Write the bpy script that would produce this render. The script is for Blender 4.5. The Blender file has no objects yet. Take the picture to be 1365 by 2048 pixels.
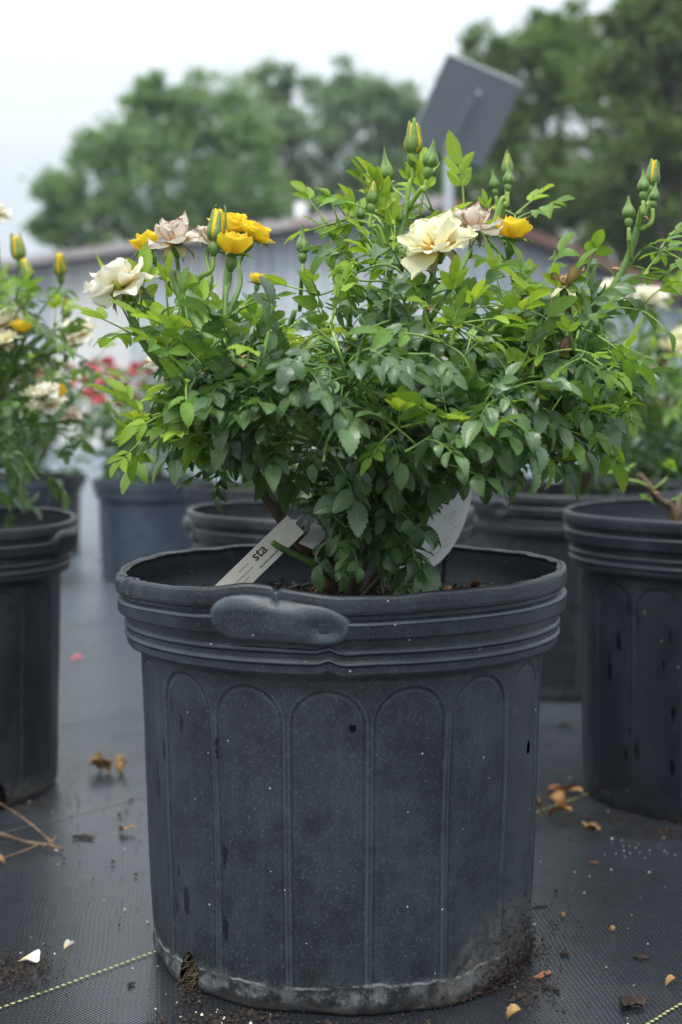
import bpy, bmesh, math, random
import numpy as np
from mathutils import Vector, Matrix, noise as mnoise

# ------------------------------------------------------------------ camera, sky, sun, exposure
scene = bpy.context.scene
C = scene.collection
R = math.radians
F = 2810.0                      # focal length in photo pixels (1365 x 2048)
CAMH = 0.514
PITCH = math.atan((1024 - 815) / F)

cam_d = bpy.data.cameras.new('camera')
cam = bpy.data.objects.new('camera', cam_d); C.objects.link(cam)
cam_d.sensor_fit = 'VERTICAL'; cam_d.sensor_height = 36.0
cam_d.lens = 36.0 * F / 2048.0
cam_d.clip_start = 0.02; cam_d.clip_end = 2000
cam.location = (0, 0, CAMH); cam.rotation_euler = (math.pi / 2 - PITCH, 0, 0)
cam_d.dof.use_dof = True; cam_d.dof.focus_distance = 1.20
cam_d.dof.aperture_fstop = 4.9; cam_d.dof.aperture_blades = 0
scene.camera = cam

SUN_EL, SUN_AZ = R(58), R(-150)       # high, soft, from behind-left of the camera
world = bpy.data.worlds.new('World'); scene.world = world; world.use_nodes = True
wn = world.node_tree; wn.nodes.clear()
def N(nt, t, **kw):
    n = nt.nodes.new(t)
    for k, v in kw.items(): setattr(n, k, v)
    return n
w_out = N(wn, 'ShaderNodeOutputWorld'); w_bg = N(wn, 'ShaderNodeBackground')
w_sky = N(wn, 'ShaderNodeTexSky', sky_type='NISHITA'); w_sky.sun_disc = False
w_sky.sun_elevation = SUN_EL; w_sky.sun_rotation = SUN_AZ
w_tc = N(wn, 'ShaderNodeTexCoord'); w_no = N(wn, 'ShaderNodeTexNoise')
w_no.inputs['Scale'].default_value = 1.6; w_no.inputs['Detail'].default_value = 4
w_map = N(wn, 'ShaderNodeMapping'); w_map.inputs['Scale'].default_value = (1, 1, 2.5)
wn.links.new(w_tc.outputs['Generated'], w_map.inputs['Vector']); wn.links.new(w_map.outputs[0], w_no.inputs['Vector'])
w_cl = N(wn, 'ShaderNodeValToRGB')
w_cl.color_ramp.elements[0].position = .35; w_cl.color_ramp.elements[0].color = (.70, .775, .855, 1)
w_cl.color_ramp.elements[1].position = .65; w_cl.color_ramp.elements[1].color = (.81, .865, .92, 1)
wn.links.new(w_no.outputs['Fac'], w_cl.inputs['Fac'])
w_sc = N(wn, 'ShaderNodeVectorMath', operation='SCALE'); w_sc.inputs['Scale'].default_value = 10.0
wn.links.new(w_cl.outputs['Color'], w_sc.inputs[0])
w_mix = N(wn, 'ShaderNodeMix', data_type='RGBA'); w_mix.inputs[0].default_value = .93   # thick cloud over the sky
wn.links.new(w_sky.outputs[0], w_mix.inputs[6]); wn.links.new(w_sc.outputs[0], w_mix.inputs[7])
# overcast sky: brighter overhead than at the horizon (steeper than the CIE law, to add light)
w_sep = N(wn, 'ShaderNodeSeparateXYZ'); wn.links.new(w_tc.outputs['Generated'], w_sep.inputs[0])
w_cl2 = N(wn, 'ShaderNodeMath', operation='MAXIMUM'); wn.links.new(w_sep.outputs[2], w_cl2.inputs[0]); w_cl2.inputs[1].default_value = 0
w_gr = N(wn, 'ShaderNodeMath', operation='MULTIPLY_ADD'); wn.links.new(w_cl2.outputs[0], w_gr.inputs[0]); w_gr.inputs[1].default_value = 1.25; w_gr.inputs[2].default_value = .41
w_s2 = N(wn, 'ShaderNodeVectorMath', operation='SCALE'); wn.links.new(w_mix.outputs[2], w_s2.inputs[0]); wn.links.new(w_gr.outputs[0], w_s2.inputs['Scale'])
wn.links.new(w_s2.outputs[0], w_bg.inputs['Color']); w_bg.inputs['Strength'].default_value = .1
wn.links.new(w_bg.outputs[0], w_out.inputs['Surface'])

sun_d = bpy.data.lights.new('sun', 'SUN'); sun = bpy.data.objects.new('sun', sun_d); C.objects.link(sun)
sun_d.energy = 1.5; sun_d.angle = R(28); sun_d.color = (1.0, .97, .92)
sdir = Vector((math.sin(SUN_AZ) * math.cos(SUN_EL), math.cos(SUN_AZ) * math.cos(SUN_EL), math.sin(SUN_EL)))
sun.rotation_euler = sdir.to_track_quat('Z', 'Y').to_euler()

scene.view_settings.view_transform = 'Standard'; scene.view_settings.look = 'None'
scene.view_settings.exposure = 0.92; scene.view_settings.gamma = 1.0
scene.view_settings.use_curve_mapping = False
scene.render.engine = 'CYCLES'
scene.cycles.max_bounces = 8; scene.cycles.transparent_max_bounces = 4
scene.cycles.use_denoising = True

# ------------------------------------------------------------------ helpers
cA, sA = math.cos(PITCH), math.sin(PITCH)
def ray(px, py):
    a = (px - 682.5) / F; b = -(py - 1024) / F
    return Vector((a, cA + b * sA, -sA + b * cA))
def P(px, py, y):
    d = ray(px, py); return Vector((0, 0, CAMH)) + d * (y / d.y)
def G(px, py, z=0.0):
    d = ray(px, py); return Vector((0, 0, CAMH)) + d * ((z - CAMH) / d.z)
def S(px, y): return px * y / F
def lerp(a, b, t): return a + (b - a) * t
def sstep(a, b, x):
    t = np.clip((x - a) / (b - a), 0, 1); return t * t * (3 - 2 * t)

def tag(o, label=None, cat=None, group=None, kind=None):
    if label: o['label'] = label
    if cat: o['category'] = cat
    if group: o['group'] = group
    if kind: o['kind'] = kind
    return o
def empty(name, loc=(0, 0, 0), parent=None):
    o = bpy.data.objects.new(name, None); C.objects.link(o); o.location = loc; o.empty_display_size = .05
    if parent: o.parent = parent
    return o
def mesh(name, v, f, mats, uv=None, mi=None, smooth=True):
    me = bpy.data.meshes.new(name)
    if isinstance(v, np.ndarray): v = v.tolist()
    if isinstance(f, np.ndarray): f = f.tolist()
    me.from_pydata(v, [], f)
    for m in (mats if isinstance(mats, (list, tuple)) else [mats]): me.materials.append(m)
    if uv is not None:
        ul = me.uv_layers.new(name='UVMap')
        li = np.empty(len(me.loops), dtype=np.int32); me.loops.foreach_get('vertex_index', li)
        ul.data.foreach_set('uv', np.asarray(uv, dtype=np.float32)[li].ravel())
    if mi is not None: me.polygons.foreach_set('material_index', np.asarray(mi, dtype=np.int32))
    if smooth: me.polygons.foreach_set('use_smooth', np.ones(len(me.polygons), dtype=bool))
    me.update(); return me
def obj(name, me, parent=None, loc=None, mat=None):
    o = bpy.data.objects.new(name, me); C.objects.link(o)
    if parent: o.parent = parent
    if mat is not None: o.matrix_local = mat
    elif loc is not None: o.location = loc
    return o

class MB:
    def __init__(s): s.v = []; s.f = []; s.uv = []; s.mi = []
    def add(s, v, f, uv=None, m=0):
        k = len(s.v); s.v += [tuple(x) for x in v]; s.f += [tuple(i + k for i in q) for q in f]
        s.uv += list(uv) if uv is not None else [(0, 0)] * len(v); s.mi += [m] * len(f)
    def build(s, name, mats, parent=None, smooth=True, loc=None):
        return obj(name, s.mesh(name, mats, smooth), parent, loc)
    def mesh(s, name, mats, smooth=True): return mesh(name, s.v, s.f, mats, s.uv, s.mi, smooth)

def catmull(pts, n=6):
    pts = [Vector(p) for p in pts]
    if len(pts) < 3:
        return [pts[0].lerp(pts[-1], i / n) for i in range(n + 1)]
    e = [pts[0] * 2 - pts[1]] + pts + [pts[-1] * 2 - pts[-2]]; out = []
    for i in range(1, len(e) - 2):
        p0, p1, p2, p3 = e[i - 1:i + 3]
        for k in range(n):
            t = k / n
            out.append(.5 * ((2 * p1) + (p2 - p0) * t + (2 * p0 - 5 * p1 + 4 * p2 - p3) * t * t + (3 * p1 - p0 - 3 * p2 + p3) * t ** 3))
    out.append(pts[-1]); return out
def tube(path, r0, r1, ns=7, lump=0, seed=0, cap=True):
    rnd = random.Random(seed); n = len(path); v = []; f = []; uv = []
    T = (path[1] - path[0]).normalized(); U = T.orthogonal().normalized()
    for i, p in enumerate(path):
        if i: T = (path[min(i + 1, n - 1)] - path[i - 1]).normalized()
        U = (U - T * U.dot(T)).normalized(); W = T.cross(U)
        t = i / (n - 1); r = lerp(r0, r1, t) * (1 + lump * rnd.uniform(-1, 1))
        for k in range(ns):
            a = 2 * math.pi * k / ns
            v.append(p + (U * math.cos(a) + W * math.sin(a)) * r); uv.append((k / ns, t))
    for i in range(n - 1):
        for k in range(ns):
            a = i * ns + k; b = i * ns + (k + 1) % ns
            f.append((a, b, b + ns, a + ns))
    if cap:
        f.append(tuple(range(ns))[::-1]); f.append(tuple(range((n - 1) * ns, n * ns)))
    return v, f, uv
def box(mb, c, ax, m=0):
    """oriented box: centre c, three half-axis vectors"""
    c = Vector(c); a, b, d = [Vector(q) for q in ax]
    v = [c + a * i + b * j + d * k for i in (-1, 1) for j in (-1, 1) for k in (-1, 1)]
    mb.add(v, [(0, 1, 3, 2), (4, 6, 7, 5), (0, 4, 5, 1), (2, 3, 7, 6), (0, 2, 6, 4), (1, 5, 7, 3)], m=m)
def frame(loc, yax, up, scale=1.0):
    y = Vector(yax).normalized(); z = Vector(up); z = z - y * z.dot(y)
    if z.length < 1e-4: z = y.orthogonal()
    z.normalize(); x = y.cross(z)
    m = Matrix((x, y, z)).transposed().to_4x4() @ Matrix.Diagonal((scale, scale, scale, 1)); m.translation = Vector(loc); return m
def zframe(loc, zax, roll=0, scale=1.0):
    z = Vector(zax).normalized(); x = Vector((0, -1, 0)); x = x - z * x.dot(z)
    if x.length < 1e-3: x = Vector((1, 0, 0)) - z * z.x
    x.normalize(); x = Matrix.Rotation(roll, 3, z) @ x; y = z.cross(x)
    m = Matrix((x, y, z)).transposed().to_4x4() @ Matrix.Diagonal((scale, scale, scale, 1)); m.translation = Vector(loc); return m

# ------------------------------------------------------------------ materials
class NT:
    def __init__(s, name):
        s.m = bpy.data.materials.new(name); s.m.use_nodes = True; s.t = s.m.node_tree; s.t.nodes.clear()
        s.out = s.n('ShaderNodeOutputMaterial')
    def n(s, t, **kw): return N(s.t, t, **kw)
    def l(s, a, b): s.t.links.new(a, b)
    def put(s, sock, v):
        if hasattr(v, 'links') or isinstance(v, bpy.types.NodeSocket): s.l(v, sock)
        else: sock.default_value = v
    def math(s, op, a, b=None, c=None, clamp=False):
        n = s.n('ShaderNodeMath', operation=op); n.use_clamp = clamp
        for i, x in enumerate((a, b, c)):
            if x is not None: s.put(n.inputs[i], x)
        return n.outputs[0]
    def mix(s, fac, a, b):
        n = s.n('ShaderNodeMix', data_type='RGBA'); s.put(n.inputs[0], fac)
        for i, x in ((6, a), (7, b)):
            s.put(n.inputs[i], (x + (1,)) if isinstance(x, tuple) and len(x) == 3 else x)
        return n.outputs[2]
    def noise(s, vec, scale, detail=4, rough=.55, dim='3D'):
        n = s.n('ShaderNodeTexNoise'); n.inputs['Scale'].default_value = scale; n.inputs['Detail'].default_value = detail
        n.inputs['Roughness'].default_value = rough
        if vec is not None: s.l(vec, n.inputs['Vector'])
        return n.outputs['Fac']
    def vor(s, vec, scale, out='Distance', feature='F1'):
        n = s.n('ShaderNodeTexVoronoi', feature=feature); n.inputs['Scale'].default_value = scale
        if vec is not None: s.l(vec, n.inputs['Vector'])
        return n.outputs[out] if out != 'both' else n
    def step(s, x, a, b):
        n = s.n('ShaderNodeMapRange', interpolation_type='SMOOTHSTEP'); s.put(n.inputs[0], x)
        n.inputs[1].default_value = a; n.inputs[2].default_value = b; n.inputs[3].default_value = 0; n.inputs[4].default_value = 1
        return n.outputs[0]
    def xyz(s, x, y, z):
        n = s.n('ShaderNodeCombineXYZ')
        for i, q in enumerate((x, y, z)): s.put(n.inputs[i], q)
        return n.outputs[0]
    def coord(s, which='Object'): return s.n('ShaderNodeTexCoord').outputs[which]
    def sep(s, vec):
        n = s.n('ShaderNodeSeparateXYZ'); s.l(vec, n.inputs[0]); return n.outputs
    def bump(s, h, strength, dist):
        n = s.n('ShaderNodeBump'); n.inputs['Strength'].default_value = strength; n.inputs['Distance'].default_value = dist
        s.l(h, n.inputs['Height']); return n.outputs[0]
    def bsdf(s, col, rough=.5, spec=.5, normal=None, metal=0, **kw):
        b = s.n('ShaderNodeBsdfPrincipled')
        s.put(b.inputs['Base Color'], (col + (1,)) if isinstance(col, tuple) and len(col) == 3 else col)
        s.put(b.inputs['Roughness'], rough); s.put(b.inputs['Specular IOR Level'], spec); b.inputs['Metallic'].default_value = metal
        if normal is not None: s.l(normal, b.inputs['Normal'])
        return b.outputs[0]
    def done(s, sh): s.l(sh, s.out.inputs['Surface']); return s.m

def leaf_mat(name, c0, c1, trans, tw=.3, rough=.42, spec=.45, blotch=None):
    t = NT(name); uv = t.n('ShaderNodeUVMap').outputs[0]; u, v, _ = t.sep(uv)
    oi = t.n('ShaderNodeObjectInfo').outputs['Random']; isl = t.n('ShaderNodeNewGeometry').outputs['Random Per Island']
    rnd = t.math('FRACT', t.math('ADD', t.math('MULTIPLY', oi, 7.31), isl))
    col = t.mix(rnd, c0, c1)
    rnd2 = t.math('FRACT', t.math('MULTIPLY', rnd, 13.7))
    hs = t.n('ShaderNodeHueSaturation'); t.l(col, hs.inputs['Color'])
    t.l(t.math('MULTIPLY_ADD', rnd2, .5, .75), hs.inputs['Value']); col = hs.outputs[0]
    a = t.math('ABSOLUTE', t.math('SUBTRACT', u, .5))
    mid = t.math('SUBTRACT', 1.0, t.step(a, .0, .035))
    vv = t.math('MULTIPLY_ADD', a, -1.1, v)
    sv = t.math('ABSOLUTE', t.math('SUBTRACT', t.math('FRACT', t.math('MULTIPLY', vv, 7.0)), .5))
    side = t.math('SUBTRACT', 1.0, t.step(sv, .0, .16))
    vein = t.math('MAXIMUM', mid, t.math('MULTIPLY', side, .45))
    col = t.mix(t.math('MULTIPLY', vein, .35), col, tuple(min(1, q * 2.2 + .03) for q in c1))
    no = t.noise(t.coord('Object'), 160, 3)
    col = t.mix(t.math('MULTIPLY', t.step(no, .5, .8), .35), col, tuple(q * .6 for q in c0))
    sp = t.vor(t.coord('Object'), 210, 'both'); sr = t.sep(sp.outputs['Color'])[0]
    spm = t.math('MULTIPLY', t.math('LESS_THAN', sp.outputs['Distance'], .22), t.math('MULTIPLY', t.math('LESS_THAN', sr, .10), t.math('GREATER_THAN', rnd2, .55)))
    col = t.mix(t.math('MULTIPLY', spm, .8), col, (.16, .09, .03))
    if blotch:
        bn = t.noise(t.coord('Object'), 55, 3)
        col = t.mix(t.step(t.math('ADD', bn, t.math('MULTIPLY', rnd2, .12)), .56, .68), col, blotch)
    nrm = t.bump(t.math('ADD', t.math('MULTIPLY', vein, -1.0), t.math('MULTIPLY', no, .5)), .5, .0012)
    b = t.bsdf(col, t.math('MULTIPLY_ADD', no, .22, rough - .1), spec, nrm)
    tr = t.n('ShaderNodeBsdfTranslucent'); tr.inputs['Color'].default_value = trans + (1,)
    tcol = t.mix(.5, col, trans); t.l(tcol, tr.inputs['Color'])
    ms = t.n('ShaderNodeMixShader'); ms.inputs[0].default_value = tw
    t.l(b, ms.inputs[1]); t.l(tr.outputs[0], ms.inputs[2]); return t.done(ms.outputs[0])

M = {}
M['leaf'] = leaf_mat('leaf_mature', (.030, .074, .030), (.098, .185, .050), (.28, .48, .04), .28, .31, .9)
M['leaf_mid'] = leaf_mat('leaf_mid', (.095, .20, .03), (.17, .30, .035), (.38, .60, .03), .38, .38, .45)
M['leaf_young'] = leaf_mat('leaf_young', (.20, .33, .035), (.32, .46, .045), (.55, .70, .04), .42, .45, .35)
M['leaf_old'] = leaf_mat('leaf_old', (.12, .19, .03), (.30, .30, .04), (.4, .45, .03), .30, .5, .3, (.36, .27, .03))
M['leaf_far'] = leaf_mat('leaf_far', (.05, .115, .04), (.12, .22, .06), (.25, .45, .05), .32, .45, .4)

def petal_mat(name, base, tip, edge, e0=.86, e1=1.0, tw=.35, streak=.25, rough=.55):
    t = NT(name); uv = t.n('ShaderNodeUVMap').outputs[0]; u, v, _ = t.sep(uv)
    no = t.noise(t.coord('Object'), 130, 4)
    col = t.mix(t.step(v, .05, .6), base, tip)
    st = t.noise(t.xyz(t.math('MULTIPLY', u, 26), t.math('MULTIPLY', v, 2.5), 0), 1.0, 2)
    col = t.mix(t.math('MULTIPLY', t.step(st, .45, .8), streak), col, base)
    a = t.math('MULTIPLY', t.math('ABSOLUTE', t.math('SUBTRACT', u, .5)), 2)
    em = t.math('MAXIMUM', v, t.math('MULTIPLY', a, .985))
    col = t.mix(t.step(t.math('ADD', em, t.math('MULTIPLY_ADD', no, .36, -.18)), e0, e1), col, edge)
    nrm = t.bump(t.math('ADD', st, no), .25, .0015)
    b = t.bsdf(col, rough, .3, nrm)
    tr = t.n('ShaderNodeBsdfTranslucent'); t.l(col, tr.inputs['Color'])
    ms = t.n('ShaderNodeMixShader'); ms.inputs[0].default_value = tw
    t.l(b, ms.inputs[1]); t.l(tr.outputs[0], ms.inputs[2]); return t.done(ms.outputs[0])
M['petal_yellow'] = petal_mat('petal_yellow', (.90, .47, .015), (.95, .70, .035), (.95, .80, .2), .9, 1.12)
M['petal_cream'] = petal_mat('petal_cream', (.84, .66, .18), (.86, .83, .58), (.78, .62, .36), .98, 1.16)
M['petal_white'] = petal_mat('petal_white', (.84, .68, .30), (.88, .85, .72), (.58, .34, .12), .96, 1.14)
M['petal_tan'] = petal_mat('petal_tan', (.62, .38, .18), (.86, .77, .66), (.30, .12, .035), .86, 1.04)
M['petal_dead'] = petal_mat('petal_dead', (.20, .10, .04), (.50, .34, .15), (.16, .08, .03), .7, 1.05, .1)
M['petal_black'] = petal_mat('petal_dark_dead', (.035, .018, .014), (.20, .11, .055), (.03, .015, .015), .75, 1.05, .05)
M['petal_red'] = petal_mat('petal_red', (.42, .02, .03), (.52, .05, .065), (.6, .12, .13), .95, 1.15)
M['petal_pink'] = petal_mat('petal_pink', (.75, .10, .16), (.78, .16, .22), (.8, .3, .34), .95, 1.15)
M['petal_coral'] = petal_mat('petal_coral', (.85, .25, .12), (.85, .32, .20), (.85, .5, .4), .95, 1.15)

def stem_mat(name, c0, c1, scale=60, rough=.5, bumpd=.0008):
    t = NT(name); co = t.coord('Object'); no = t.noise(co, scale, 4)
    nb = t.noise(co, scale * 5, 3)
    return t.done(t.bsdf(t.mix(t.step(no, .35, .65), c0, c1), rough, .35, t.bump(t.math('ADD', no, nb), .5, bumpd)))
M['stem'] = stem_mat('stem_green', (.075, .15, .035), (.13, .22, .05))
M['stem_young'] = stem_mat('stem_young', (.17, .29, .05), (.26, .38, .08))
M['cane'] = stem_mat('cane_old', (.055, .05, .022), (.12, .085, .05), 90, .7, .0015)
def cane_grad():
    t = NT('cane_brown_to_green'); u, v, _ = t.sep(t.n('ShaderNodeUVMap').outputs[0]); co = t.coord('Object'); no = t.noise(co, 70, 4)
    col = t.mix(t.step(t.math('ADD', v, t.math('MULTIPLY_ADD', no, .2, -.1)), .22, .50), t.mix(no, (.045, .034, .02), (.11, .08, .045)), t.mix(t.step(no, .35, .65), (.075, .15, .035), (.13, .22, .05)))
    return t.done(t.bsdf(col, .5, .4, t.bump(no, .5, .001)))
M['cane_grad'] = cane_grad()
M['calyx'] = stem_mat('calyx_green', (.10, .19, .045), (.17, .27, .07), 120)
M['sepal'] = stem_mat('sepal_green', (.13, .23, .05), (.22, .31, .09), 150)
M['sepal_dry'] = stem_mat('sepal_dry', (.33, .33, .16), (.45, .42, .25), 150)
M['thorn'] = stem_mat('thorn_tan', (.40, .24, .12), (.50, .33, .17), 200)
M['bark'] = stem_mat('bark', (.06, .05, .04), (.12, .10, .08), 6, .8, .02)
M['dry'] = stem_mat('dry_leaf_brown', (.16, .07, .02), (.36, .19, .06), 70, .6)
M['dry_gold'] = stem_mat('dry_leaf_gold', (.17, .08, .022), (.40, .24, .08), 60, .6)
M['chip'] = stem_mat('bark_chip', (.012, .009, .007), (.045, .027, .018), 80, .75)
M['chip_red'] = stem_mat('bark_chip_red', (.20, .07, .035), (.34, .13, .07), 90, .7)
M['twig'] = stem_mat('dry_twig', (.065, .038, .024), (.17, .11, .068), 50, .7)
M['pellet'] = stem_mat('pellet', (.62, .58, .50), (.72, .68, .6), 300, .6)
M['soil'] = stem_mat('potting_soil', (.008, .006, .005), (.030, .020, .014), 120, .9, .006)

def pot_mat(name, base=(.0045, .0063, .0083), dust=(.034, .045, .057), dustamt=.85, drops=None, dirt=.0, line=.0, spots=.6, rough=.42):
    t = NT(name); uv = t.n('ShaderNodeUVMap').outputs[0]; u, v, _ = t.sep(uv); co = t.coord('Object')
    n1 = t.noise(co, 9, 6, .6); n2 = t.noise(co, 70, 5, .65); n3 = t.noise(co, 420, 2)
    um = t.math('MULTIPLY', u, 1.20); vm = t.math('MULTIPLY', v, .40)        # metres on the wall
    st = t.noise(t.xyz(t.math('MULTIPLY', um, 90), t.math('MULTIPLY', vm, 7), 0), 1.0, 4)
    pt = t.n('ShaderNodeNewGeometry').outputs['Pointiness']
    d = t.math('ADD', t.math('MULTIPLY', t.step(n1, .28, .72), .55), t.math('MULTIPLY', t.step(n2, .35, .75), .30))
    d = t.math('ADD', d, t.math('MULTIPLY', t.step(st, .48, .78), .30))
    d = t.math('MULTIPLY', d, dustamt, clamp=True)
    col = t.mix(d, base, dust)
    col = t.mix(t.math('MULTIPLY', t.step(pt, .504, .525), t.math('MULTIPLY_ADD', n2, .8, .2)), col, tuple(q * 1.45 for q in dust))  # dusty worn ridges, with edge highlights painted into the colour too
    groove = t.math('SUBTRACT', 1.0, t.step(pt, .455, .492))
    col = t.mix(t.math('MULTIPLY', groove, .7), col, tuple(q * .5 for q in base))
    col = t.mix(t.math('MULTIPLY', t.step(n3, .52, .72), .38), col, tuple(q * 2.0 for q in dust))
    n4 = t.noise(co, 900, 2)
    col = t.mix(t.math('MULTIPLY', t.step(n4, .60, .72), .4), col, tuple(q * 2.6 for q in dust))
    col = t.mix(t.math('MULTIPLY', t.step(t.noise(co, 22, 6, .7), .5, .72), .55), col, tuple(q * .45 for q in base))
    # rubbed scratches
    sc = t.noise(t.xyz(t.math('MULTIPLY', um, 30), t.math('MULTIPLY', vm, 18), 3.3), 1.0, 6, .7)
    col = t.mix(t.math('MULTIPLY', t.step(sc, .62, .74), .5), col, tuple(q * 1.7 for q in dust))
    # pale specks
    vn = t.vor(co, 165, 'both'); rs = t.sep(vn.outputs['Color'])[0]
    spk = t.math('MULTIPLY', t.math('LESS_THAN', vn.outputs['Distance'], .16), t.math('LESS_THAN', rs, .045 * spots))
    col = t.mix(spk, col, (.33, .31, .27))
    vn2 = t.vor(co, 420, 'both'); rs2 = t.sep(vn2.outputs['Color'])[0]
    spk2 = t.math('MULTIPLY', t.math('LESS_THAN', vn2.outputs['Distance'], .2), t.math('LESS_THAN', rs2, .05 * spots))
    col = t.mix(t.math('MULTIPLY', spk2, .6), col, (.25, .24, .22))
    rgh = t.math('MULTIPLY_ADD', n2, .2, rough - .08)
    if drops:
        # wet run marks: tall thin cells
        dv = t.vor(t.xyz(t.math('MULTIPLY', um, 62), t.math('MULTIPLY', vm, 22), 0), 1.0, 'both')
        dr = t.sep(dv.outputs['Color'])
        wob = t.math('MULTIPLY_ADD', t.noise(co, 300, 2), .24, -.12)
        dm = t.math('LESS_THAN', t.math('ADD', dv.outputs['Distance'], wob), t.math('MULTIPLY_ADD', dr[1], .20, .13))
        dm = t.math('MULTIPLY', dm, t.math('LESS_THAN', dr[0], drops[2]))
        reg = t.math('MULTIPLY', t.math('GREATER_THAN', u, drops[0]), t.math('LESS_THAN', u, drops[1]))
        dm = t.math('MULTIPLY', t.math('MULTIPLY', dm, reg), t.math('LESS_THAN', v, .70))
        col = t.mix(t.math('MULTIPLY', dm, .95), col, (.003, .0035, .005))
        rgh = t.math('MULTIPLY_ADD', dm, -.22, rgh)
    hb = t.math('MULTIPLY_ADD', n2, .018, vm)
    if line:
        w = t.math('ADD', t.math('MULTIPLY_ADD', n1, .022, .011), t.math('MULTIPLY', n2, .008))
        ln = t.math('SUBTRACT', 1.0, t.step(t.math('ABSOLUTE', t.math('SUBTRACT', vm, w)), .0003, .0022))
        ln = t.math('MULTIPLY', ln, t.step(t.noise(co, 45, 4, .7), .40, .60))
        below = t.math('SUBTRACT', 1.0, t.step(t.math('SUBTRACT', vm, w), -.002, .0005))
        col = t.mix(t.math('MULTIPLY', below, .85), col, (.008, .008, .009))
        cr = t.math('MULTIPLY', t.math('SUBTRACT', 1.0, t.step(t.math('SUBTRACT', vm, t.math('MULTIPLY', n1, .03)), .0, .022)), t.step(t.noise(co, 60, 6, .75), .42, .68))
        cr = t.math('MULTIPLY', cr, t.step(vm, .004, .012))
        col = t.mix(t.math('MULTIPLY', cr, .75), col, (.19, .20, .20))
        col = t.mix(t.math('MULTIPLY', ln, line), col, (.30, .31, .31))
    if dirt:
        # splashed mud, heaviest to the right of the front
        ang = t.math('SUBTRACT', 1.0, t.step(t.math('ABSOLUTE', t.math('SUBTRACT', u, .665)), .03, .13))
        top = t.math('MULTIPLY_ADD', ang, .062 * dirt, .006)
        mm = t.math('SUBTRACT', 1.0, t.step(t.math('SUBTRACT', vm, t.math('MULTIPLY', top, t.math('MULTIPLY_ADD', n1, 1.6, .1))), -.012, .012))
        mm = t.math('MULTIPLY', mm, t.step(t.noise(co, 110, 6, .7), .38, .60))
        col = t.mix(mm, col, t.mix(t.noise(co, 230, 3), (.010, .008, .006), (.13, .12, .105)))
    nrm = t.bump(t.math('ADD', t.math('MULTIPLY', n2, .5), t.math('MULTIPLY', n3, .5)), .28, .0012)
    return t.done(t.bsdf(col, rgh, .55, nrm))
M['pot'] = pot_mat('pot_plastic_main', drops=(.30, .415, .50), dirt=1.0, line=.65)
M['pot_grip'] = pot_mat('pot_plastic_paler', base=(.011, .0145, .018), dust=(.050, .062, .074), dustamt=1.0)  # paler copy of the pot plastic for the front pot's grips
M['pot_b'] = pot_mat('pot_plastic_dusty', base=(.0055, .0065, .008), dust=(.032, .037, .044), dirt=.35)
M['pot_c'] = pot_mat('pot_plastic_wet', drops=(.0, 1.0, .55), base=(.0045, .0055, .009), dust=(.018, .023, .033), dirt=.3)
M['pot_d'] = pot_mat('pot_plastic_dark', base=(.005, .0065, .009), dust=(.022, .028, .036))
M['pot_blue'] = pot_mat('pot_plastic_bluegrey', base=(.028, .040, .062), dust=(.055, .072, .100))

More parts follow.
